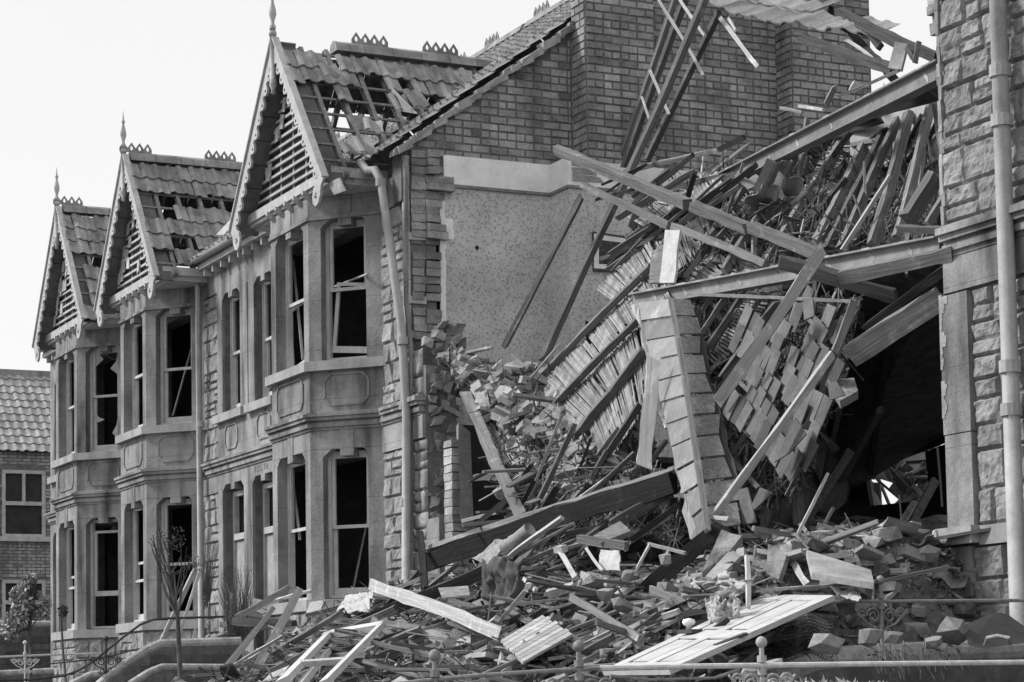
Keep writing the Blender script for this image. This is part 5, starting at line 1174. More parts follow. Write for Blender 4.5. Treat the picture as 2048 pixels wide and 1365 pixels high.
# ------------------------------------------------------------------ foreground: pieces resting on the mound
def G(x, y, lift=.0):
    d = Vector(ray(x, y)); c = Vector(CAM); t_ = 9.
    while t_ < 40:
        p = c+d*t_
        if p.z < mz(p.x, p.y)+lift: return p
        t_ += .05
    return c+d*25
def GY(x, y, lift=0): return G(x, y, lift).y
def TG(x1, y1, x2, y2, w, tf, m, label, name='timber', l1=.06, l2=.06, **k):
    Y1 = max(-6, min(-.3, GY(x1, y1, l1))); Y2 = max(-6, min(-.3, GY(x2, y2, l2)))
    return T(x1, y1, Y1, x2, y2, Y2, w, tf, m, label, name, **k)
for a in [
 (601, 1176, -1.9, 500, 1362, -2.6, 15, .6, 'woodp', 'tallest leaning rafter at the left end of the heap'), (549, 1214, -2.2, 432, 1364, -3.0, 10, .6, 'woodp', 'leaning rafter at the far left of the heap'),
 (513, 1256, -2.4, 442, 1342, -2.8, 7, .6, 'woodp', 'short thin rafter crossing behind the far left rafter'), (534, 1306, -2.7, 443, 1366, -3.1, 7, .5, 'woodp', 'thin batten low across the two left rafters'),
 (516, 1219, -1.5, 625, 1184, -1.3, 6, .6, 'woodp', 'thin batten pointing at the bay sill'), (468, 1243, -1.9, 560, 1252, -1.7, 16, .9, 'woodd', 'charred log lying at the left end of the heap'), (500, 1236, -1.8, 590, 1250, -1.6, 14, .9, 'woodd', 'second charred log behind the first'),
 (566, 1276, -2.3, 698, 1232, -2.0, 13, .7, 'woodm', 'heavy scarred beam in front of the bay plinth'), (690, 1262, -2.0, 842, 1204, -1.8, 20, .7, 'woodm', 'dark weathered beam leading up under the pale plank'),
 (720, 1245, -1.9, 1010, 1128, -1.4, 24, .4, 'woodd', 'dark plank running under the long black beam'), (880, 1240, -1.9, 1030, 1150, -1.5, 18, .4, 'woodd', 'dark joist low under the black beam'), (600, 1330, -2.9, 900, 1240, -2.3, 16, .4, 'woodd', 'dark plank below the white window frame'),
 (640, 1365, -3.3, 860, 1280, -2.7, 22, .3, 'wood', 'wide grey plank at the bottom of the heap'), (840, 1062, -1.2, 850, 1180, -1.3, 14, .8, 'woodd', 'broken upright stub at the left end of the black beam'), (780, 1180, -1.6, 842, 1158, -1.4, 8, .6, 'woodm', 'short batten end beside the downpipe foot'),
 (926, 1042, -.5, 1090, 998, -.4, 7, 1, 'woodp', 'round pale pole lying behind the black beam'), (932, 1066, -.8, 1046, 972, -.3, 10, .7, 'wood', 'thin dark rafter propped behind the black beam'), (949, 955, -.2, 1081, 951, -.1, 13, .8, 'woodm', 'level timber across the dark doorway'),
 (1011, 971, -.5, 1075, 930, -.3, 7, .5, 'woodp', 'short pale lath above the black beam'), (1055, 1006, -.6, 1125, 826, -.3, 6, .8, 'woodm', 'thin upright batten in the middle of the brick heap'), (1080, 998, -.7, 1150, 846, -.4, 10, .8, 'wood', 'dark upright batten right of the thin one'),
 (1184, 955, -.5, 1215, 900, -.4, 10, .7, 'wood', 'short rafter foot at the right of the brick heap'), (1100, 1040, -.8, 1210, 960, -.6, 7, .7, 'woodp', 'grey strip leaning up behind the black beam'), (1240, 1010, -.8, 1380, 960, -.7, 12, .6, 'woodd', 'dark batten behind the boarded strip'), (1160, 1010, -.7, 1270, 905, -.5, 9, .6, 'wood', 'rafter crossing behind the broad upright board'),
 (1225, 1050, -1.0, 1340, 985, -.8, 24, .4, 'wood', 'broad board sloping behind the black beam end'), (1260, 1080, -1.2, 1360, 1010, -1.0, 12, .6, 'woodd', 'dark strut in the hollow by the boarded strip'),
 (1008, 1122, -1.6, 1124, 1035, -1.5, 9, 1, 'cream', 'pale cast pipe with a bracket lying below the black beam'), (1038, 1112, -1.5, 1148, 1046, -1.4, 5, .8, 'woodm', 'thin rod lying beside the pale pipe'),
 (1120, 1103, -1.9, 1152, 1158, -2.0, 10, .8, 'cream', 'pale post with a cap standing in the rubble'), (1112, 1100, -1.9, 1130, 1098, -1.9, 13, 1, 'cream', 'cap block on the pale post'), (1130, 1098, -1.8, 1180, 1082, -1.7, 8, .8, 'woodm', 'short grey strut behind the pale post'),
 (1156, 1078, -1.8, 1256, 1094, -1.7, 17, .7, 'woodm', 'squared timber block lying level at the centre'), (1150, 1172, -2.2, 1092, 1190, -2.4, 15, .8, 'woodp', 'pale split log in front of the dark hollow'), (1048, 1158, -2.2, 1072, 1182, -2.3, 8, .8, 'woodp', 'short pale stub beside the curtain'),
 (1143, 1196, -2.9, 1282, 1279, -3.3, 14, .8, 'woodm', 'square timber pointing down across the thin strips'), (1301, 1088, -1.9, 1274, 1138, -2.1, 5, 1, 'cream', 'bent pale pipe upper length'), (1274, 1138, -2.1, 1258, 1163, -2.2, 5, 1, 'cream', 'bent pale pipe lower length'),
 (1297, 1088, -1.9, 1370, 1106, -1.9, 6, 1, 'ironm', 'thin iron pipe beside the leaning plank'), (1584, 1121, -1.6, 1613, 1170, -1.8, 13, .3, 'woodp', 'short jagged plank standing in the rubble'), (1495, 1112, -2.2, 1497, 1216, -2.4, 8, 1, 'white', 'white upright post standing alone in the rubble'),
 (1256, 1207, -2.4, 1549, 1179, -2.0, 6, .8, 'woodm', 'long bent rail left length'), (1549, 1179, -2.0, 1752, 1167, -1.6, 6, .8, 'woodm', 'long bent rail right length'), (1640, 1166, -1.7, 1750, 1163, -1.5, 8, .8, 'cream', 'pale conduit lying beside the bent rail'), (1760, 1166, -1.4, 1897, 1134, -.6, 7, .9, 'woodm', 'round rail running up to the broken jamb'),
 (1764, 1132, -.5, 1834, 1064, .4, 8, .9, 'woodm', 'pole leaning out of the dark room'), (1594, 1072, -.9, 1656, 948, -.4, 6, .9, 'cream', 'thin pale pole leaning at the mouth of the dark room'), (1632, 1078, -.8, 1668, 1018, -.3, 6, .9, 'woodm', 'short thin pole beside the thin pale pole'), (1600, 1048, -.7, 1650, 1110, -1.0, 8, .5, 'wood', 'grey batten end sloping into the dark room'),
 (1884, 1014, .7, 1875, 894, .7, 4, .8, 'woodm', 'thin upright lath inside the dark room'), (1626, 856, .2, 1676, 902, .3, 14, .5, 'woodd', 'dark board stub in the mouth of the dark room'), (740, 1016, .1, 705, 1188, -.2, 4, .9, 'woodm', 'long thin pole leaning inside the ground floor bay window'),
 (1820, 1150, -.6, 1858, 1122, -.3, 10, .8, 'woodd', 'dark timber below the window sill'), (1500, 1180, -2.2, 1330, 1230, -2.6, 8, .7, 'wood', 'grey batten under the crumpled shirts'), (1205, 1142, -2.2, 1172, 1098, -2.0, 6, .7, 'woodp', 'thin pale strip beside the hanging sheet')]:
    a = list(a)
    if a[1] > 1100 and a[4] > 1100 and a[0] < 1560 and 'inside' not in a[9] and 'upright' not in a[9]:
        a[2] = min(a[2], GY(a[0], a[1], .05)); a[5] = min(a[5], GY(a[3], a[4], .05))
    lb = a[9]; nm = next((w for w in ('rafter', 'batten', 'log', 'beam', 'plank', 'joist', 'pole', 'pipe', 'post', 'rod', 'rail', 'board', 'lath', 'conduit', 'strip') if w in lb), 'timber'); T(*a, nm, splint=.3 if a[6] > 7 else 0)
st_ = [(1050, 1352, 1262, 1246), (1078, 1353, 1330, 1222), (1112, 1353, 1398, 1203), (1150, 1354, 1440, 1200), (1130, 1262, 1290, 1182), (1145, 1277, 1335, 1176), (1165, 1294, 1402, 1172), (1182, 1312, 1405, 1192), (1118, 1242, 1235, 1172), (1000, 1350, 1180, 1262), (960, 1352, 1120, 1290), (1195, 1330, 1420, 1208)]
for i, a in enumerate(st_): TG(*a, 9 if i % 3 else 12, .4, ('woodp', 'woodm', 'wood')[i % 3], ['lowest', 'second', 'third', 'fourth', 'fifth', 'sixth', 'seventh', 'eighth', 'ninth', 'bottom left', 'far left', 'last'][i]+' of the long thin strips fanned out at the bottom centre', 'strip', l1=.1, l2=.1, group='fan of long strips', tilt=-.2)
T(318, 1290, -1.4, 393, 1138, -.9, 9, .5, 'woodp', 'plank leaning against the middle bay', 'plank'); T(352, 1290, -1.3, 404, 1134, -.9, 6, .5, 'woodp', 'thin batten leaning beside the plank on the middle bay', 'batten'); T(385, 1280, -1.2, 394, 1250, -1.1, 4, .5, 'woodp', 'short stick at the foot of the far downpipe', 'stick')

# ordered tangle: long thin members lying along the fall of the roof and floors
def tangle(n, region, Yf, ang, spread, ln, wd, mats, noun):
    for k in range(n):
        x = U(region[0], region[2]); y = U(region[1], region[3]); a = math.radians(ang+random.gauss(0, spread)); L_ = U(*ln)/2
        Yc = Yf(x, y)
        if Yc is None: continue
        dx, dy = math.cos(a)*L_, -math.sin(a)*L_; dY = U(-.12, .12)
        m_ = random.choice(mats); w_ = U(*wd); l = min(LM, key=lambda q_: (q_[0]-x)**2+(q_[1]-y)**2)
        nm = 'batten' if w_ < 7 else 'rafter'
        T(x-dx, y-dy, Yc-dY-.0, x+dx, y+dy, Yc+dY, w_, U(.4, 1), m_, ('long ' if L_ > 55 else '')+('pale ' if m_ == 'woodp' else 'dark ' if m_ == 'woodd' else 'grey ')+('thin ' if w_ < 7 else '')+nm+' '+l[2], nm, group='fallen '+nm+'s in the tangle')
S1Y = lambda x, y: (1.6-.0006*(x-1590)+.0045*(400-y)) if y < 590-(x-1290)*.18 and y > 440-(x-1290)*.39 else None
tangle(46, (1300, 260, 1880, 560), S1Y, 60, 11, (70, 190), (5, 11), ['wood', 'woodm', 'woodd', 'woodp'], 'r')
tangle(24, (1240, 340, 1480, 560), lambda x, y: 1.2, 38, 9, (60, 150), (5, 12), ['wood', 'woodm', 'woodd'], 'r')
tangle(30, (1400, 620, 1680, 980), lambda x, y: .35-.0022*(y-600) if x > 1400+(y-600)*.2 and x < 1700-(y-620)*.3 else None, 57, 9, (60, 170), (5, 11), ['wood', 'woodm', 'woodd', 'woodm'], 'r')
tangle(24, (1040, 900, 1360, 1080), lambda x, y: -.15-.004*(y-900), 32, 22, (60, 150), (5, 14), ['wood', 'woodd', 'woodm', 'woodp'], 'r')
def GYs(x, y):
    p = G(x, y, .12); return p.y if y > 1150 and p.y > -5.2 else None
tangle(60, (480, 1190, 1560, 1345), GYs, 24, 14, (80, 260), (5, 15), ['wood', 'woodd', 'woodm', 'woodp', 'wood'], 'r')
tangle(18, (480, 1190, 1500, 1345), GYs, -28, 12, (60, 160), (6, 14), ['wood', 'woodm', 'woodp'], 'r')
for x, y, w, h, lb in [(905, 725, 36, 30, 'large stone at the very top of the brick heap'), (885, 760, 30, 34, 'rough stone jammed in the torn wall end'), (1010, 800, 40, 30, 'pale stone under the pale plaster slabs'), (1050, 790, 30, 30, 'pale upright brick lump near the first lath joist'), (1030, 840, 38, 46, 'big masonry lump in the middle of the brick heap'), (1075, 860, 50, 30, 'wide masonry lump below the lath ceiling'), (1110, 820, 34, 26, 'grey masonry lump touching the lath joist'), (980, 830, 30, 40, 'upright masonry lump beside the floorboards'), (1185, 905, 30, 32, 'square dark block above the black beam'), (1240, 915, 28, 34, 'square block beside the broad upright board'), (875, 800, 34, 40, 'squared stone in the torn wall end below the rough one'), (1140, 880, 30, 26, 'masonry lump under the second lath joist')]:
    Yp = .9-.0035*(y-720)+.001*(x-900); p = P(x, y, Yp); k = mpp(p); L_, nm_, cat_ = proto('stone'); o = bpy.data.objects.new('masonry_lump', random.choice(L_)); col.objects.link(o); o.location = p; o.scale = (w*k*.9, w*k*.8, h*k*1.1); o.rotation_euler = (U(-.5, .5), U(-.5, .5), U(0, 6)); tag(o, lb, 'stone')
# fallen panelled door
q = [P(1205, 1342, -4.0), P(1338, 1340, -4.25), P(1668, 1192, -2.15), P(1528, 1190, -1.85)]
FD = Home('panelled_door', sum(q, Vector())/4, 'white four panelled door lying flat on the rubble with a pale round knob', 'door')
def dq(a, b_): return (q[0]*(1-a)+q[1]*a)*(1-b_)+(q[3]*(1-a)+q[2]*a)*b_
nd = (q[1]-q[0]).cross(q[3]-q[0]).normalized(); nd = nd if nd.z > 0 else -nd
def dpl(mb, a0, a1, b0, b1, z0, z1, tone=1.): mb.extr([dq(a0, b0)+nd*z0, dq(a1, b0)+nd*z0, dq(a1, b1)+nd*z0, dq(a0, b1)+nd*z0], nd*(z1-z0), tone)
mb = MB(); dpl(mb, .0, 1, 0, 1, -.035, -.006); FD.part('door_core', mb, M['white'])
mb = MB()
for a0, a1 in ((0, .13), (.44, .56), (.87, 1)): dpl(mb, a0, a1, 0, 1, -.0059, .004)
for b0, b1 in ((0, .09), (.4, .5), (.93, 1)):
    for a0, a1 in ((.13, .44), (.56, .87)): dpl(mb, a0, a1, b0, b1, -.0058, .0035)
FD.part('door_frame_rails', mb, M['white'])
for a0, a1 in ((.16, .41), (.59, .84)):
    for b0, b1 in ((.115, .375), (.525, .905)): mb = MB(); dpl(mb, a0, a1, b0, b1, -.0057, .001, .95); FD.part('door_panel', mb, M['white'])
c = P(1378, 1262, -3.1); mb = MB(); mb.obox(c+Vector((-.09, -.05, -.02)), (.18, .02, 0), (-.01, .1, 0), (0, 0, .03)); lock = FD.part('lock_case', mb, M['iron'])
mb = MB(); lathe(mb, c, [(.0, 0), (.02, .0), (.02, .035), (.042, .045), (.05, .065), (.042, .085), (.0, .095)]); o = mb.build('door_knob', M['plaster'], lock, True)
mb = MB(); a = P(1430, 1292, -3.6); b_ = P(1492, 1268, -3.35); mb.bar(a, b_, .05, .02, up=(0, -1, 0)); FD.part('rim_latch', mb, M['iron'])

# window frame lying on the heap
WF = Home('window_frame', G(680, 1310), 'white sash window frame without glass lying on the heap at lower left', 'window frame')
fq = [G(566, 1364, .22), G(656, 1270, .3), G(762, 1252, .28), G(648, 1368, .2)]
def fbar(a, b_, w, nm, t_=.05):
    mb = MB(); mb.bar(a, b_, w, t_, up=Vector((.2, -.5, .8))); WF.part(nm, mb, M['white'])
fbar(fq[0], fq[1], .1, 'stile'); fbar(fq[3], fq[2], .07, 'stile'); fbar(fq[1]-Vector((.05, 0, 0)), fq[2]+Vector((.03, 0, 0)), .085, 'top_rail', .07); fbar(fq[0].lerp(fq[1], .25)+Vector((.06, 0, .02)), fq[3].lerp(fq[2], .33), .05, 'cross_rail')
fbar(fq[0]+Vector((.16, .05, -.06)), fq[1]+Vector((.1, .05, -.08)), .06, 'inner_stile'); fbar(fq[1]+Vector((.12, .05, -.09)), fq[2]+Vector((-.12, .05, -.09)), .06, 'inner_rail')
quad_slab('slatted_panel', [(999, 1287, -3.5), (1086, 1234, -2.9), (1145, 1274, -3.3), (1046, 1330, -3.8)], .02, 'woodp', 'pale slatted panel with a jagged left edge lying at the bottom centre', 'slatted panel')
o = bpy.data.objects['slatted_panel']; bpy.data.objects.remove(o)
SPN = Home('slatted_panel', P(1070, 1282, -3.4), 'pale slatted panel with a jagged left edge lying at the bottom centre', 'slatted panel')
qa = [P(999, 1287, -3.5), P(1086, 1234, -2.9), P(1145, 1274, -3.3), P(1046, 1330, -3.8)]
mb = MB()
for k in range(8):
    t0, t1 = k/8+.008, (k+1)/8-.008; j = U(-.05, .05); j2 = U(-.04, .04); A = qa[0].lerp(qa[3], t0); B = qa[1].lerp(qa[2], t0); C = qa[1].lerp(qa[2], t1); D2 = qa[0].lerp(qa[3], t1)
    mb.extr([A.lerp(B, max(0, j)), B.lerp(A, j2), C.lerp(D2, j2), D2.lerp(C, max(0, j+.02))], (0, 0, .022), U(.75, 1.15))
SPN.part('slats', mb, M['woodp'])
# sheets, slabs, textiles
for nm, pts, th, m_, lb, cat, cu in [
 ('long_slab', [(1613, 1100, -1.7), (1742, 1140, -1.5), (1748, 1166, -1.9), (1624, 1146, -2.1)], .05, 'slab', 'long tilted smooth slab lying right of the jagged plank', 'slab', 0), ('leaning_slab', [(1443, 1060, -1.7), (1484, 1072, -1.7), (1448, 1116, -1.9), (1404, 1146, -2.2)], .06, 'ashlar', 'large leaning slab with a pale broken top edge', 'slab', .02),
 ('leaning_slab', [(1462, 1098, -1.8), (1482, 1112, -1.8), (1432, 1160, -2.2), (1412, 1152, -2.2)], .04, 'slab', 'pale flat slab in front of the large leaning slab', 'slab', 0), ('upright_slab', [(1536, 1088, -1.7), (1574, 1104, -1.7), (1558, 1160, -1.9), (1532, 1147, -1.9)], .05, 'ashlar', 'upright rounded slab right of the white post', 'slab', .02),
 ('paper_sheet', [(692, 1190, -1.7), (748, 1186, -1.6), (736, 1222, -2.0), (672, 1226, -2.1)], .008, 'cream', 'curled pale sheet lying on the bay sill', 'sheet', .06), ('corrugated_sheet', [(764, 1246, -2.2), (806, 1236, -2.1), (852, 1280, -2.5), (822, 1292, -2.7)], .02, 'tilel', 'broken corrugated sheet below the pale plank', 'roofing sheet', .05),
 ('hanging_sheet', [(1200, 1099, -2.0), (1239, 1102, -2.0), (1240, 1142, -2.1), (1198, 1140, -2.1)], .01, 'cloth', 'pale square sheet hanging at the centre of the rubble', 'sheet', .03), ('torn_paper', [(1662, 1176, -1.8), (1716, 1174, -1.8), (1722, 1200, -2.0), (1690, 1200, -2.0)], .006, 'cloth', 'torn white paper lying above the railing', 'paper', .07),
 ('carpet_roll_end', [(946, 1118, -1.6), (990, 1080, -1.5), (1030, 1072, -1.5), (978, 1130, -1.7)], .02, 'carpet', 'folded end of carpet poking out under the black beam', 'carpet', .05), ('tile_slab', [(876, 1176, -1.9), (936, 1172, -1.8), (940, 1190, -2.0), (884, 1196, -2.1)], .02, 'woodm', 'grey board half hidden below the black beam', 'board', .0),
 ('boxy_board', [(1186, 1072, -1.7), (1240, 1042, -1.5), (1262, 1062, -1.6), (1200, 1086, -1.8)], .05, 'woodm', 'grey boxed board above the squared timber block', 'board', 0), ('white_slab', [(818, 1340, -3.3), (886, 1336, -3.2), (870, 1366, -3.5), (800, 1368, -3.6)], .04, 'slab', 'pale flat slab at the bottom left of the heap', 'slab', .02),
 ('white_block', [(492, 1330, -3.0), (532, 1322, -2.9), (524, 1350, -3.1), (478, 1358, -3.2)], .06, 'white', 'white painted board behind the left leaning rafters', 'board', 0), ('stone_slab', [(620, 1205, -1.5), (650, 1200, -1.5), (640, 1224, -1.7), (612, 1226, -1.7)], .04, 'stone', 'flat stone propped by the bay sill', 'stone', .02),
 ('pillow', [(990, 862, .0), (1078, 880, .0), (1068, 925, -.2), (1010, 930, -.3)], .1, 'carpet', 'pale bulging mattress lying in the brick heap', 'mattress', .035), ('mattress', [(1092, 900, -.1), (1170, 890, -.1), (1172, 930, -.3), (1090, 960, -.4)], .1, 'woodw', 'dark cushion lying above the black beam', 'cushion', .03),
 ('pale_slab', [(925, 740, .3), (992, 745, .5), (1000, 772, .3), (936, 772, .1)], .03, 'slab', 'pale plaster slab at the top of the brick heap', 'slab', .03), ('pale_slab', [(936, 774, .1), (1004, 772, .3), (985, 800, .1), (950, 795, .0)], .03, 'slab', 'second plaster slab sagging below the first', 'slab', .05), ('pale_slab', [(1010, 758, .7), (1050, 762, .8), (1048, 780, .7), (1016, 772, .6)], .03, 'slab', 'small plaster slab at the foot of the wallpaper', 'slab', .02),
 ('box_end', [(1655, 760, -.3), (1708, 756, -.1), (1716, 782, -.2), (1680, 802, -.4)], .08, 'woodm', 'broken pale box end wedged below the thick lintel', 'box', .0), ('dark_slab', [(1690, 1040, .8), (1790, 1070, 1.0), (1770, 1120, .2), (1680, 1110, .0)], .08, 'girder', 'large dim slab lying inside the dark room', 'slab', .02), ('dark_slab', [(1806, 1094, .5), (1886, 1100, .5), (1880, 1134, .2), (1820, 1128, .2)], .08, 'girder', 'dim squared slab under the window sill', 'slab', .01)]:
    quad_slab(nm, pts, th, m_, lb, cat, None, 0, cu)
def drape(nm, x0, y0, x1, y1, Y, m_, lb, cat, folds=5, amp=.06, taper=.25, sag=.1):
    K, J = 36, 22; pts = []; c = P((x0+x1)/2, (y0+y1)/2, Y)
    for j in range(J+1):
        for i in range(K+1):
            a, b_ = i/K, j/J; xx = x0+(x1-x0)*(a+(a-.5)*-taper*b_); p = P(xx, y0+(y1-y0)*b_+8*math.sin(a*9+b_), Y)
            p.y += amp*(1.6*noise.noise(Vector((a*folds*2.2, b_*folds*(.5 if nm == 'curtain' else 1.8), x0)))+.7*noise.noise(Vector((a*folds*6, b_*folds*(1 if nm == 'curtain' else 5), x0)))); p.z += .05*noise.noise(Vector((a*5, b_*3, y0))); p.x += .04*noise.noise(Vector((a*5, b_*5, y1))); pts.append(p-c)
    mb = MB(); W = K+1; mb.poly(pts, [(j*W+i, j*W+i+1, (j+1)*W+i+1, (j+1)*W+i) for j in range(J) for i in range(K)]); o = mb.build(nm, M[m_], None, True); o.location = c
    sm = o.modifiers.new('thick', 'SOLIDIFY'); sm.thickness = .008; tag(o, lb, cat)
drape('curtain', 966, 1118, 1046, 1226, -1.9, 'clothd', 'dark curtain hanging in folds in the hollow under the black beam', 'curtain')
drape('shirt', 1412, 1196, 1450, 1242, -2.75, 'cloth', 'crumpled pale shirt above the fallen white door', 'shirt', 2, .03, .5); drape('shirt', 1448, 1194, 1482, 1226, -2.7, 'cloth', 'patterned pale cloth beside the crumpled shirt', 'cloth', 2, .03, .4)
drape('cloth', 1390, 1156, 1500, 1184, -2.3, 'cloth', 'wide rumpled pale cloth spread behind the shirts', 'cloth', 3, .05, 0)
mb = MB(); a = P(1010, 1100, -1.6); b_ = P(1060, 1058, -1.5); c = (a+b_)/2; mb.tube([a-c, b_-c], .07, 14); o = mb.build('carpet_roll', M['carpet'], None, True); o.location = c; tag(o, 'rolled pale carpet just below the black beam', 'carpet')
# big stones
for x, y, w, h, Y, lb in [(1652, 1288, 70, 48, -2.9, 'large pale block leaning behind the rounded coping'), (1738, 1276, 52, 62, -2.4, 'tall pale stone behind the ornate railing post'), (1786, 1276, 40, 40, -2.2, 'small pale stone right of the ornate railing post'), (1905, 1262, 80, 60, -1.6, 'long pale stone left of the black case'), (1868, 1285, 50, 34, -1.8, 'squat stone under the long pale stone'), (1835, 1256, 50, 30, -1.5, 'flat stone beside the long pale stone'),
                       (1210, 1190, 46, 44, -2.6, 'rough dark stone right of the pale split log'), (1245, 1210, 44, 34, -2.8, 'pale stone beside the rough dark stone'), (1332, 1120, 36, 40, -2.0, 'pale angular stone left of the dark leaning plank'), (1060, 1175, 26, 24, -2.3, 'rounded stone beside the curtain'), (1256, 1150, 30, 30, -2.2, 'rough stone at the end of the bent pipe'),
                       (930, 1300, 36, 34, -3.0, 'pale stone left of the slatted panel'), (880, 1322, 44, 40, -3.2, 'pale angular stone below the pale plank'), (1500, 1345, 40, 26, -3.9, 'stone at the foot of the coping wall'), (1010, 1205, 40, 26, -2.5, 'flat dark cushion at the foot of the curtain'), (1540, 1330, 60, 26, -3.6, 'long flat stone in front of the netting')]:
    p = P(x, y, Y); k = mpp(p); L_, nm_, cat_ = proto('stone'); o = bpy.data.objects.new('large_stone', random.choice(L_)); col.objects.link(o); o.location = p; o.scale = (w*k*.85, w*k*.7, h*k*.85*1.3); o.rotation_euler = (U(-.3, .3), U(-.4, .4), U(0, 6)); tag(o, lb, 'stone')
# black case
CS = Home('black_case', P(1990, 1260, -1.0), 'black case with a metal handle lying tilted behind the coping wall', 'case')
mb = MB(); cp = [P(1923, 1253, -1.5), P(1990, 1224, -.9), P(2062, 1276, -.8), P(1938, 1292, -1.7)]; mb.extr(cp, (0, .12, -.02)); CS.part('case_body', mb, M['iron'])
mb = MB(); mb.tube([P(1970, 1290, -1.75), P(1975, 1276, -1.78), P(1995, 1272, -1.78), P(2018, 1276, -1.75), P(2020, 1288, -1.7)], .014, 8); CS.part('handle', mb, M['ironm'])

# ------------------------------------------------------------------ railings and garden walls
def scroll(mb, c, r0_, turns, sgn, X=None, t_=.009, flip=1):
    pts = []
    for k in range(int(turns*12)+1):
        a = k/12*2*PI; r_ = r0_*(1-.75*k/(turns*12)); pts.append(Vector(c)+Vector((0, sgn*r_*math.cos(a), flip*r_*math.sin(a))))
    mb.tube(pts, t_, 6)
def rail_post(H, c, h, m_, up_=.13, scr=True):
    c = Vector(c); mb = MB(); mb.tube([c+Vector((0, 0, -h)), c+Vector((0, 0, up_))], .016, 8); mb.tube([c+Vector((0, 0, .02)), c+Vector((0, 0, .06))], .03, 8); mb.tube([c+Vector((0, 0, -.02)), c+Vector((0, 0, -.06))], .028, 8)
    p_ = H.part('post', mb, M[m_])
    mb = MB(); lathe(mb, c+Vector((0, 0, up_)), [(0, -.03)]+[(.036*math.cos(a), .012+.036*math.sin(a)) for a in [-1.2, -.8, -.4, 0, .4, .8, 1.2]]+[(0, .05)], 14); mb.build('ball_finial', M[m_], p_, True)
    if scr:
        mb = MB()
        for sg in (-1, 1):
            scroll(mb, c+Vector((0, sg*.075, -.11)), .062, 1.6, sg, flip=1); scroll(mb, c+Vector((0, sg*.18, -.09)), .045, 1.5, -sg, flip=1); scroll(mb, c+Vector((0, sg*.06, -.24)), .05, 1.4, sg, flip=-1)
            mb.tube([c+Vector((0, 0, -.3)), c+Vector((0, sg*.05, -.2)), c+Vector((0, sg*.13, -.17)), c+Vector((0, sg*.24, -.06))], .009, 6)
        mb.build('scrollwork', M[m_], p_)
    return p_
RA = Home('iron_railing', (-12, -4, .2), 'nearest iron railing with a pale top rail crossing the bottom right', 'railing', 'garden railings')
mb = MB(); mb.tube([PX(x, y, -12) for x, y in ((2060, 1325), (1700, 1329), (1400, 1333), (1200, 1337))], .017, 8); RA.part('rail', mb, M['ironp'])
mb = MB(); mb.tube([PX(x, y, -12) for x, y in ((1199, 1337), (1100, 1342), (950, 1352), (850, 1362), (780, 1370))], .013, 8); RA.part('rail', mb, M['ironm'])
for x, y in ((1524, 1331), (1158, 1341), (870, 1361)): rail_post(RA, PX(x, y, -12), .8, 'ironm' if x < 1500 else 'cream')
mb = MB(); mb.tube([PX(x, y, -12.02) for x, y in ((1480, 1340), (1430, 1356), (1300, 1360), (1220, 1352))], .01, 6); RA.part('lower_rail', mb, M['ironm'])
RB = Home('iron_railing', (-14.5, -1.6, .3), 'grey iron railing stepping down along the rounded coping wall at right', 'railing', 'garden railings')
mb = MB(); mb.tube([PX(x, y, -14.5) for x, y in ((2060, 1201), (1850, 1203), (1690, 1203), (1650, 1206), (1620, 1216), (1590, 1236), (1560, 1262), (1520, 1298), (1480, 1330), (1440, 1356))], .014, 8); RB.part('rail', mb, M['ironm'])
rail_post(RB, PX(1762, 1203, -14.5), .42, 'ironm', .15)
CW = Home('coping_wall', (-14.5, -1.5, 0), 'low garden wall with a rounded coping under the grey railing at right', 'wall')
cpx = [(2080, 1302), (1900, 1308), (1760, 1314), (1660, 1322), (1610, 1332), (1570, 1348), (1530, 1368)]
cpp = [PX(x, y, -14.5) for x, y in cpx]
mb = MB()
for k in range(len(cpp)-1): mb.tube([cpp[k], cpp[k+1].lerp(cpp[k], .01)], .105, 14, U(.85, 1.15))
CW.part('coping', mb, M['coping'])
mb = MB(); mb.extr([p+Vector((-.09, 0, -.06)) for p in cpp]+[Vector((-14.59, cpp[-1].y, -1)), Vector((-14.59, cpp[0].y, -1))], (.18, 0, 0)); CW.part('wall_body', mb, M['brickd'])
# wire netting
mb = MB(); c0 = P(1600, 1280, -2.6)
for r_ in range(12):
    for c_ in range(24):
        x = 1545+c_*5+(2.5 if r_ % 2 else 0); y = 1240+r_*6.5+8*math.sin(c_*.35); w1 = P(x, y, -2.6+.12*math.sin(c_*.5)); w2 = P(x+2.5, y+3, -2.6+.12*math.sin(c_*.5+.2)); w3 = P(x+2.5, y+6.5, -2.6); w4 = P(x+5, y+.0, -2.6+.12*math.sin(c_*.5+.5))
        for a, b_ in ((w1, w2), (w2, w4), (w2, w3)): mb.bar(a-c0, b_-c0, .005, .005)
o = mb.build('wire_netting', M['iron']); o.location = c0; tag(o, 'crumpled dark wire netting between the white door and the coping wall', 'wire netting')
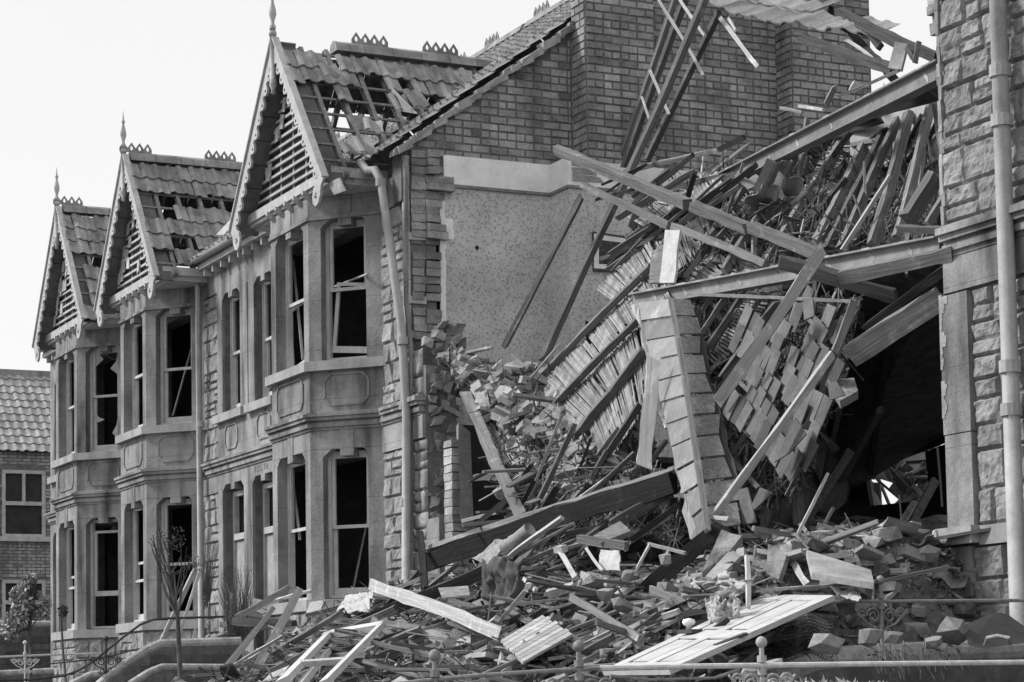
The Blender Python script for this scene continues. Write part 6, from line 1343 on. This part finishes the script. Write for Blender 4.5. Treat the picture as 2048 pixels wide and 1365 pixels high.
# left gardens
def garden_wall(X, px, w, label, rail=None):
    W_ = Home('garden_wall', (X, -2, .3), label, 'wall', 'garden walls at the left'); pp = [PX(x, y, X) for x, y in px]
    mb = MB(); [mb.tube([pp[k], pp[k+1]], w, 10, U(.85, 1.1)) for k in range(len(pp)-1)]; W_.part('coping', mb, M['coping'])
    mb = MB(); mb.extr([p+Vector((-.08, 0, -.04)) for p in pp]+[Vector((X-.08, pp[-1].y, -1)), Vector((X-.08, pp[0].y, -1))], (.16, 0, 0)); W_.part('wall_body', mb, M['mortar'])
    mb = MB(); y0 = min(p.y for p in pp); y1 = max(p.y for p in pp)
    def kp(a, z):
        y = y0+a
        for k in range(len(pp)-1):
            a_, b_ = pp[k], pp[k+1]
            if min(a_.y, b_.y) <= y <= max(a_.y, b_.y): return -.2+z < a_.z+(b_.z-a_.z)*(y-a_.y)/(b_.y-a_.y+1e-6)-.1
        return False
    bricks(mb, (X+.08, y0, -.2), uy, uz, nX, y1-y0, 1.6, keep=kp, bl=.3, bh=.15, tone=(.6, 1)); W_.part('brickwork', mb, M['brickd'])
garden_wall(-31, [(480, 1284), (322, 1289), (293, 1302), (255, 1328), (210, 1362), (190, 1380)], .075, 'stepped garden wall with rounded coping before the middle doors')
garden_wall(-29.6, [(470, 1336), (325, 1335), (298, 1346), (260, 1370)], .055, 'lower garden wall with rounded coping nearest the heap')
garden_wall(-33.5, [(300, 1342), (227, 1346), (183, 1350), (150, 1366), (120, 1385)], .06, 'low garden wall end at the far left of the path')
garden_wall(-47, [(125, 1250), (60, 1250), (-20, 1249)], .09, 'brick garden wall below the background house')
garden_wall(-43, [(125, 1342), (60, 1345), (-20, 1349)], .07, 'low coped wall at the bottom left corner')
RC = Home('iron_railing', (-31, -3, .5), 'dark iron handrail curving down beside the middle doors', 'railing', 'garden railings')
mb = MB(); mb.tube([PX(x, y, -31) for x, y in ((447, 1234), (340, 1237), (306, 1240), (280, 1250), (250, 1272), (215, 1300), (190, 1320), (160, 1340), (130, 1352), (60, 1360), (-20, 1361))], .018, 6); RC.part('rail', mb, M['iron'])
mb = MB(); mb.tube([PX(x, y, -31.1) for x, y in ((447, 1277), (350, 1285), (310, 1290), (200, 1318), (100, 1328), (60, 1338))], .011, 6); RC.part('lower_rail', mb, M['iron'])
mb = MB()
for x, y0_, y1_ in ((438, 1277, 1310), (312, 1290, 1335)): mb.tube([PX(x, y0_, -31.05), PX(x+3, y1_, -31.05)], .012, 6)
RC.part('baluster', mb, M['iron']); rail_post(RC, PX(212, 1308, -31), .35, 'iron', .2)
RD = Home('iron_railing', (-37, -4, .3), 'white painted rail with an ornate white post at far left', 'railing', 'garden railings')
mb = MB(); mb.tube([PX(x, y, -37) for x, y in ((203, 1307), (100, 1310), (-20, 1315))], .02, 6); RD.part('rail', mb, M['ironp']); rail_post(RD, PX(50, 1312, -37), .6, 'ironp', .2)
# plants
def leafcloud(mb, c, r, n, s_, sx=1., sz_=1., hollow=.5):
    c = Vector(c)
    for k in range(n):
        d = Vector((random.gauss(0, 1), random.gauss(0, 1), random.gauss(0, 1))).normalized()*r*(random.random()**hollow); d.x *= sx; d.y *= sx; d.z *= sz_
        if noise.noise((c+d)*3.1) < -.12: continue
        a = Vector((U(-1, 1), U(-1, 1), U(-1, 1))).normalized()*s_*U(.6, 1.3); b_ = a.cross(Vector((U(-1, 1), U(-1, 1), U(-1, 1)))).normalized()*s_*.5; p = c+d
        mb.poly([p-a, p+b_, p+a, p-b_], [(0, 1, 2, 3)], U(.5, 1.5))
def tree(name, base, px, Xp, crowns, label, tr=.03, m_='leaf', ls=.05, n=900, cat='tree'):
    H = Home(name, base, label, cat); mb = MB(); pts = [PX(x, y, Xp) for x, y in px]
    mb.tube(pts, [tr*(1-.5*k/len(pts)) for k in range(len(pts))], 8); top = pts[-1]
    mc = MB()
    for x, y, rp, nn_ in crowns:
        c = PX(x, y, Xp); r_ = rp*mpp(c)
        for k in range(6): e = c+Vector((U(-1, 1), U(-1, 1), U(-.8, 1)))*r_; b0 = pts[random.randrange(max(1, len(pts)//2), len(pts))]; mb.tube([b0, b0.lerp(e, .5)+Vector((U(-.1, .1),)*3)*.5, e], [tr*.35, tr*.22, .004], 5)
        leafcloud(mc, c, r_, nn_, ls)
    H.part('trunk', mb, M['bark'], None, True); H.part('crown', mc, M[m_])
tree('small_tree', (-40, -3.5, 0), [(58, 1380), (62, 1320), (60, 1260), (58, 1210)], -39, [(50, 1200, 34, 1500), (35, 1240, 26, 900), (78, 1215, 26, 900), (60, 1165, 18, 500), (22, 1262, 20, 500)], 'small pale leaved tree in the far left garden', .04, 'leaf', .05)
tree('sapling', (-27.5, -3, 0), [(362, 1385), (358, 1300), (356, 1240), (350, 1200), (340, 1150)], -28.5, [(320, 1110, 26, 160), (350, 1080, 30, 160), (385, 1130, 22, 110), (310, 1070, 20, 100)], 'thin bare sapling with a crooked trunk before the middle bay', .035, 'leafd', .02)
tree('sapling', (-33, -3.5, 0), [(132, 1370), (126, 1300), (122, 1240), (124, 1215)], -34, [(126, 1222, 12, 90)], 'thin staked sapling before the farthest bay', .02, 'leafd', .035)
H = Home('twiggy_shrub', P(480, 1250, -1.0), 'bare twiggy shrub growing before the middle doors', 'shrub'); mb = MB()
for k in range(170):
    b0 = P(U(455, 500), U(1275, 1290), -.9); e = P(U(432, 508), U(1130, 1270), -.9+U(-.4, .4)); mb.tube([b0, b0.lerp(e, .5)+Vector((U(-.06, .06), 0, U(0, .1))), e], [.006, .004, .002], 4)
H.part('twigs', mb, M['bark'])
H = Home('twiggy_shrub', P(410, 1120, -.6), 'wispy climbing twigs on the far downpipe', 'shrub'); mb = MB()
for k in range(60):
    b0 = P(U(405, 420), U(1180, 1220), -.35); e = P(U(400, 440), U(1060, 1180), -.35+U(-.2, .1)); mb.tube([b0, b0.lerp(e, .5)+Vector((U(-.06, .06), 0, U(0, .1))), e], [.005, .003, .002], 4)
H.part('twigs', mb, M['bark'])
mb = MB()
for k in range(900):   # rough plants under the near railing
    x = U(1560, 2060); c = PX(x, 1395+U(-8, 20), -13.0+U(-.5, .6)); l = U(.04, .12)*(1.3 if x < 1800 else .8); d = Vector((U(-.5, .5), U(-.6, .6), 1)).normalized()*l; w = Vector((U(-.3, .3), 1, 0)).normalized()*U(.006, .014)
    mb.poly([c-w, c+w, c+d*.6+w*.8+Vector((0, 0, 0)), c+d+Vector((U(-.03, .03), U(-.05, .05), -.02))], [(0, 1, 2, 3)], U(.5, 2.2))
tag(mb.build('weeds', M['leaf']), 'rough weeds growing under the railing at bottom right', None, None, 'stuff')
H = Home('bent_stalks', P(1780, 1320, -3), 'broken leafy stalks hanging over the rounded coping', 'plant'); mb = MB()
for k in range(40):
    x = U(1730, 1900); a = PX(x, 1275+U(0, 40), -14.0); b_ = PX(x+U(-10, 50), 1340+U(-20, 25), -13.6); mb.tube([a, a.lerp(b_, .5)+Vector((0, 0, .04)), b_], [.006, .005, .003], 4, U(.5, 2))
H.part('stalks', mb, M['leafd'])
cu = bpy.data.curves.new('carved_name', 'FONT'); cu.body = 'ROSLYN'; cu.size = .15; cu.extrude = .002; cu.space_character = 1.15; cu.materials.append(M['iron'])
t0_ = bpy.data.objects.new('carved_text', cu); col.objects.link(t0_); bpy.context.view_layer.update()
me = bpy.data.meshes.new_from_object(t0_.evaluated_get(bpy.context.evaluated_depsgraph_get())); bpy.data.objects.remove(t0_); at_ = me.attributes.new('tone', 'FLOAT', 'POINT'); at_.data.foreach_set('value', [1.]*len(me.vertices)); me.materials.clear(); me.materials.append(M['mortar'])
o = bpy.data.objects.new('carved_name', me); col.objects.link(o); o.parent = HC.e; o.location = Vector((-33.22, -.047, 3.525))-HC.l; o.rotation_euler = (PI/2, 0, 0)
for o in list(sc.objects):
    if o.parent is None and o.type in ('MESH', 'EMPTY') and not o.get('kind'): o['kind'] = 'thing'
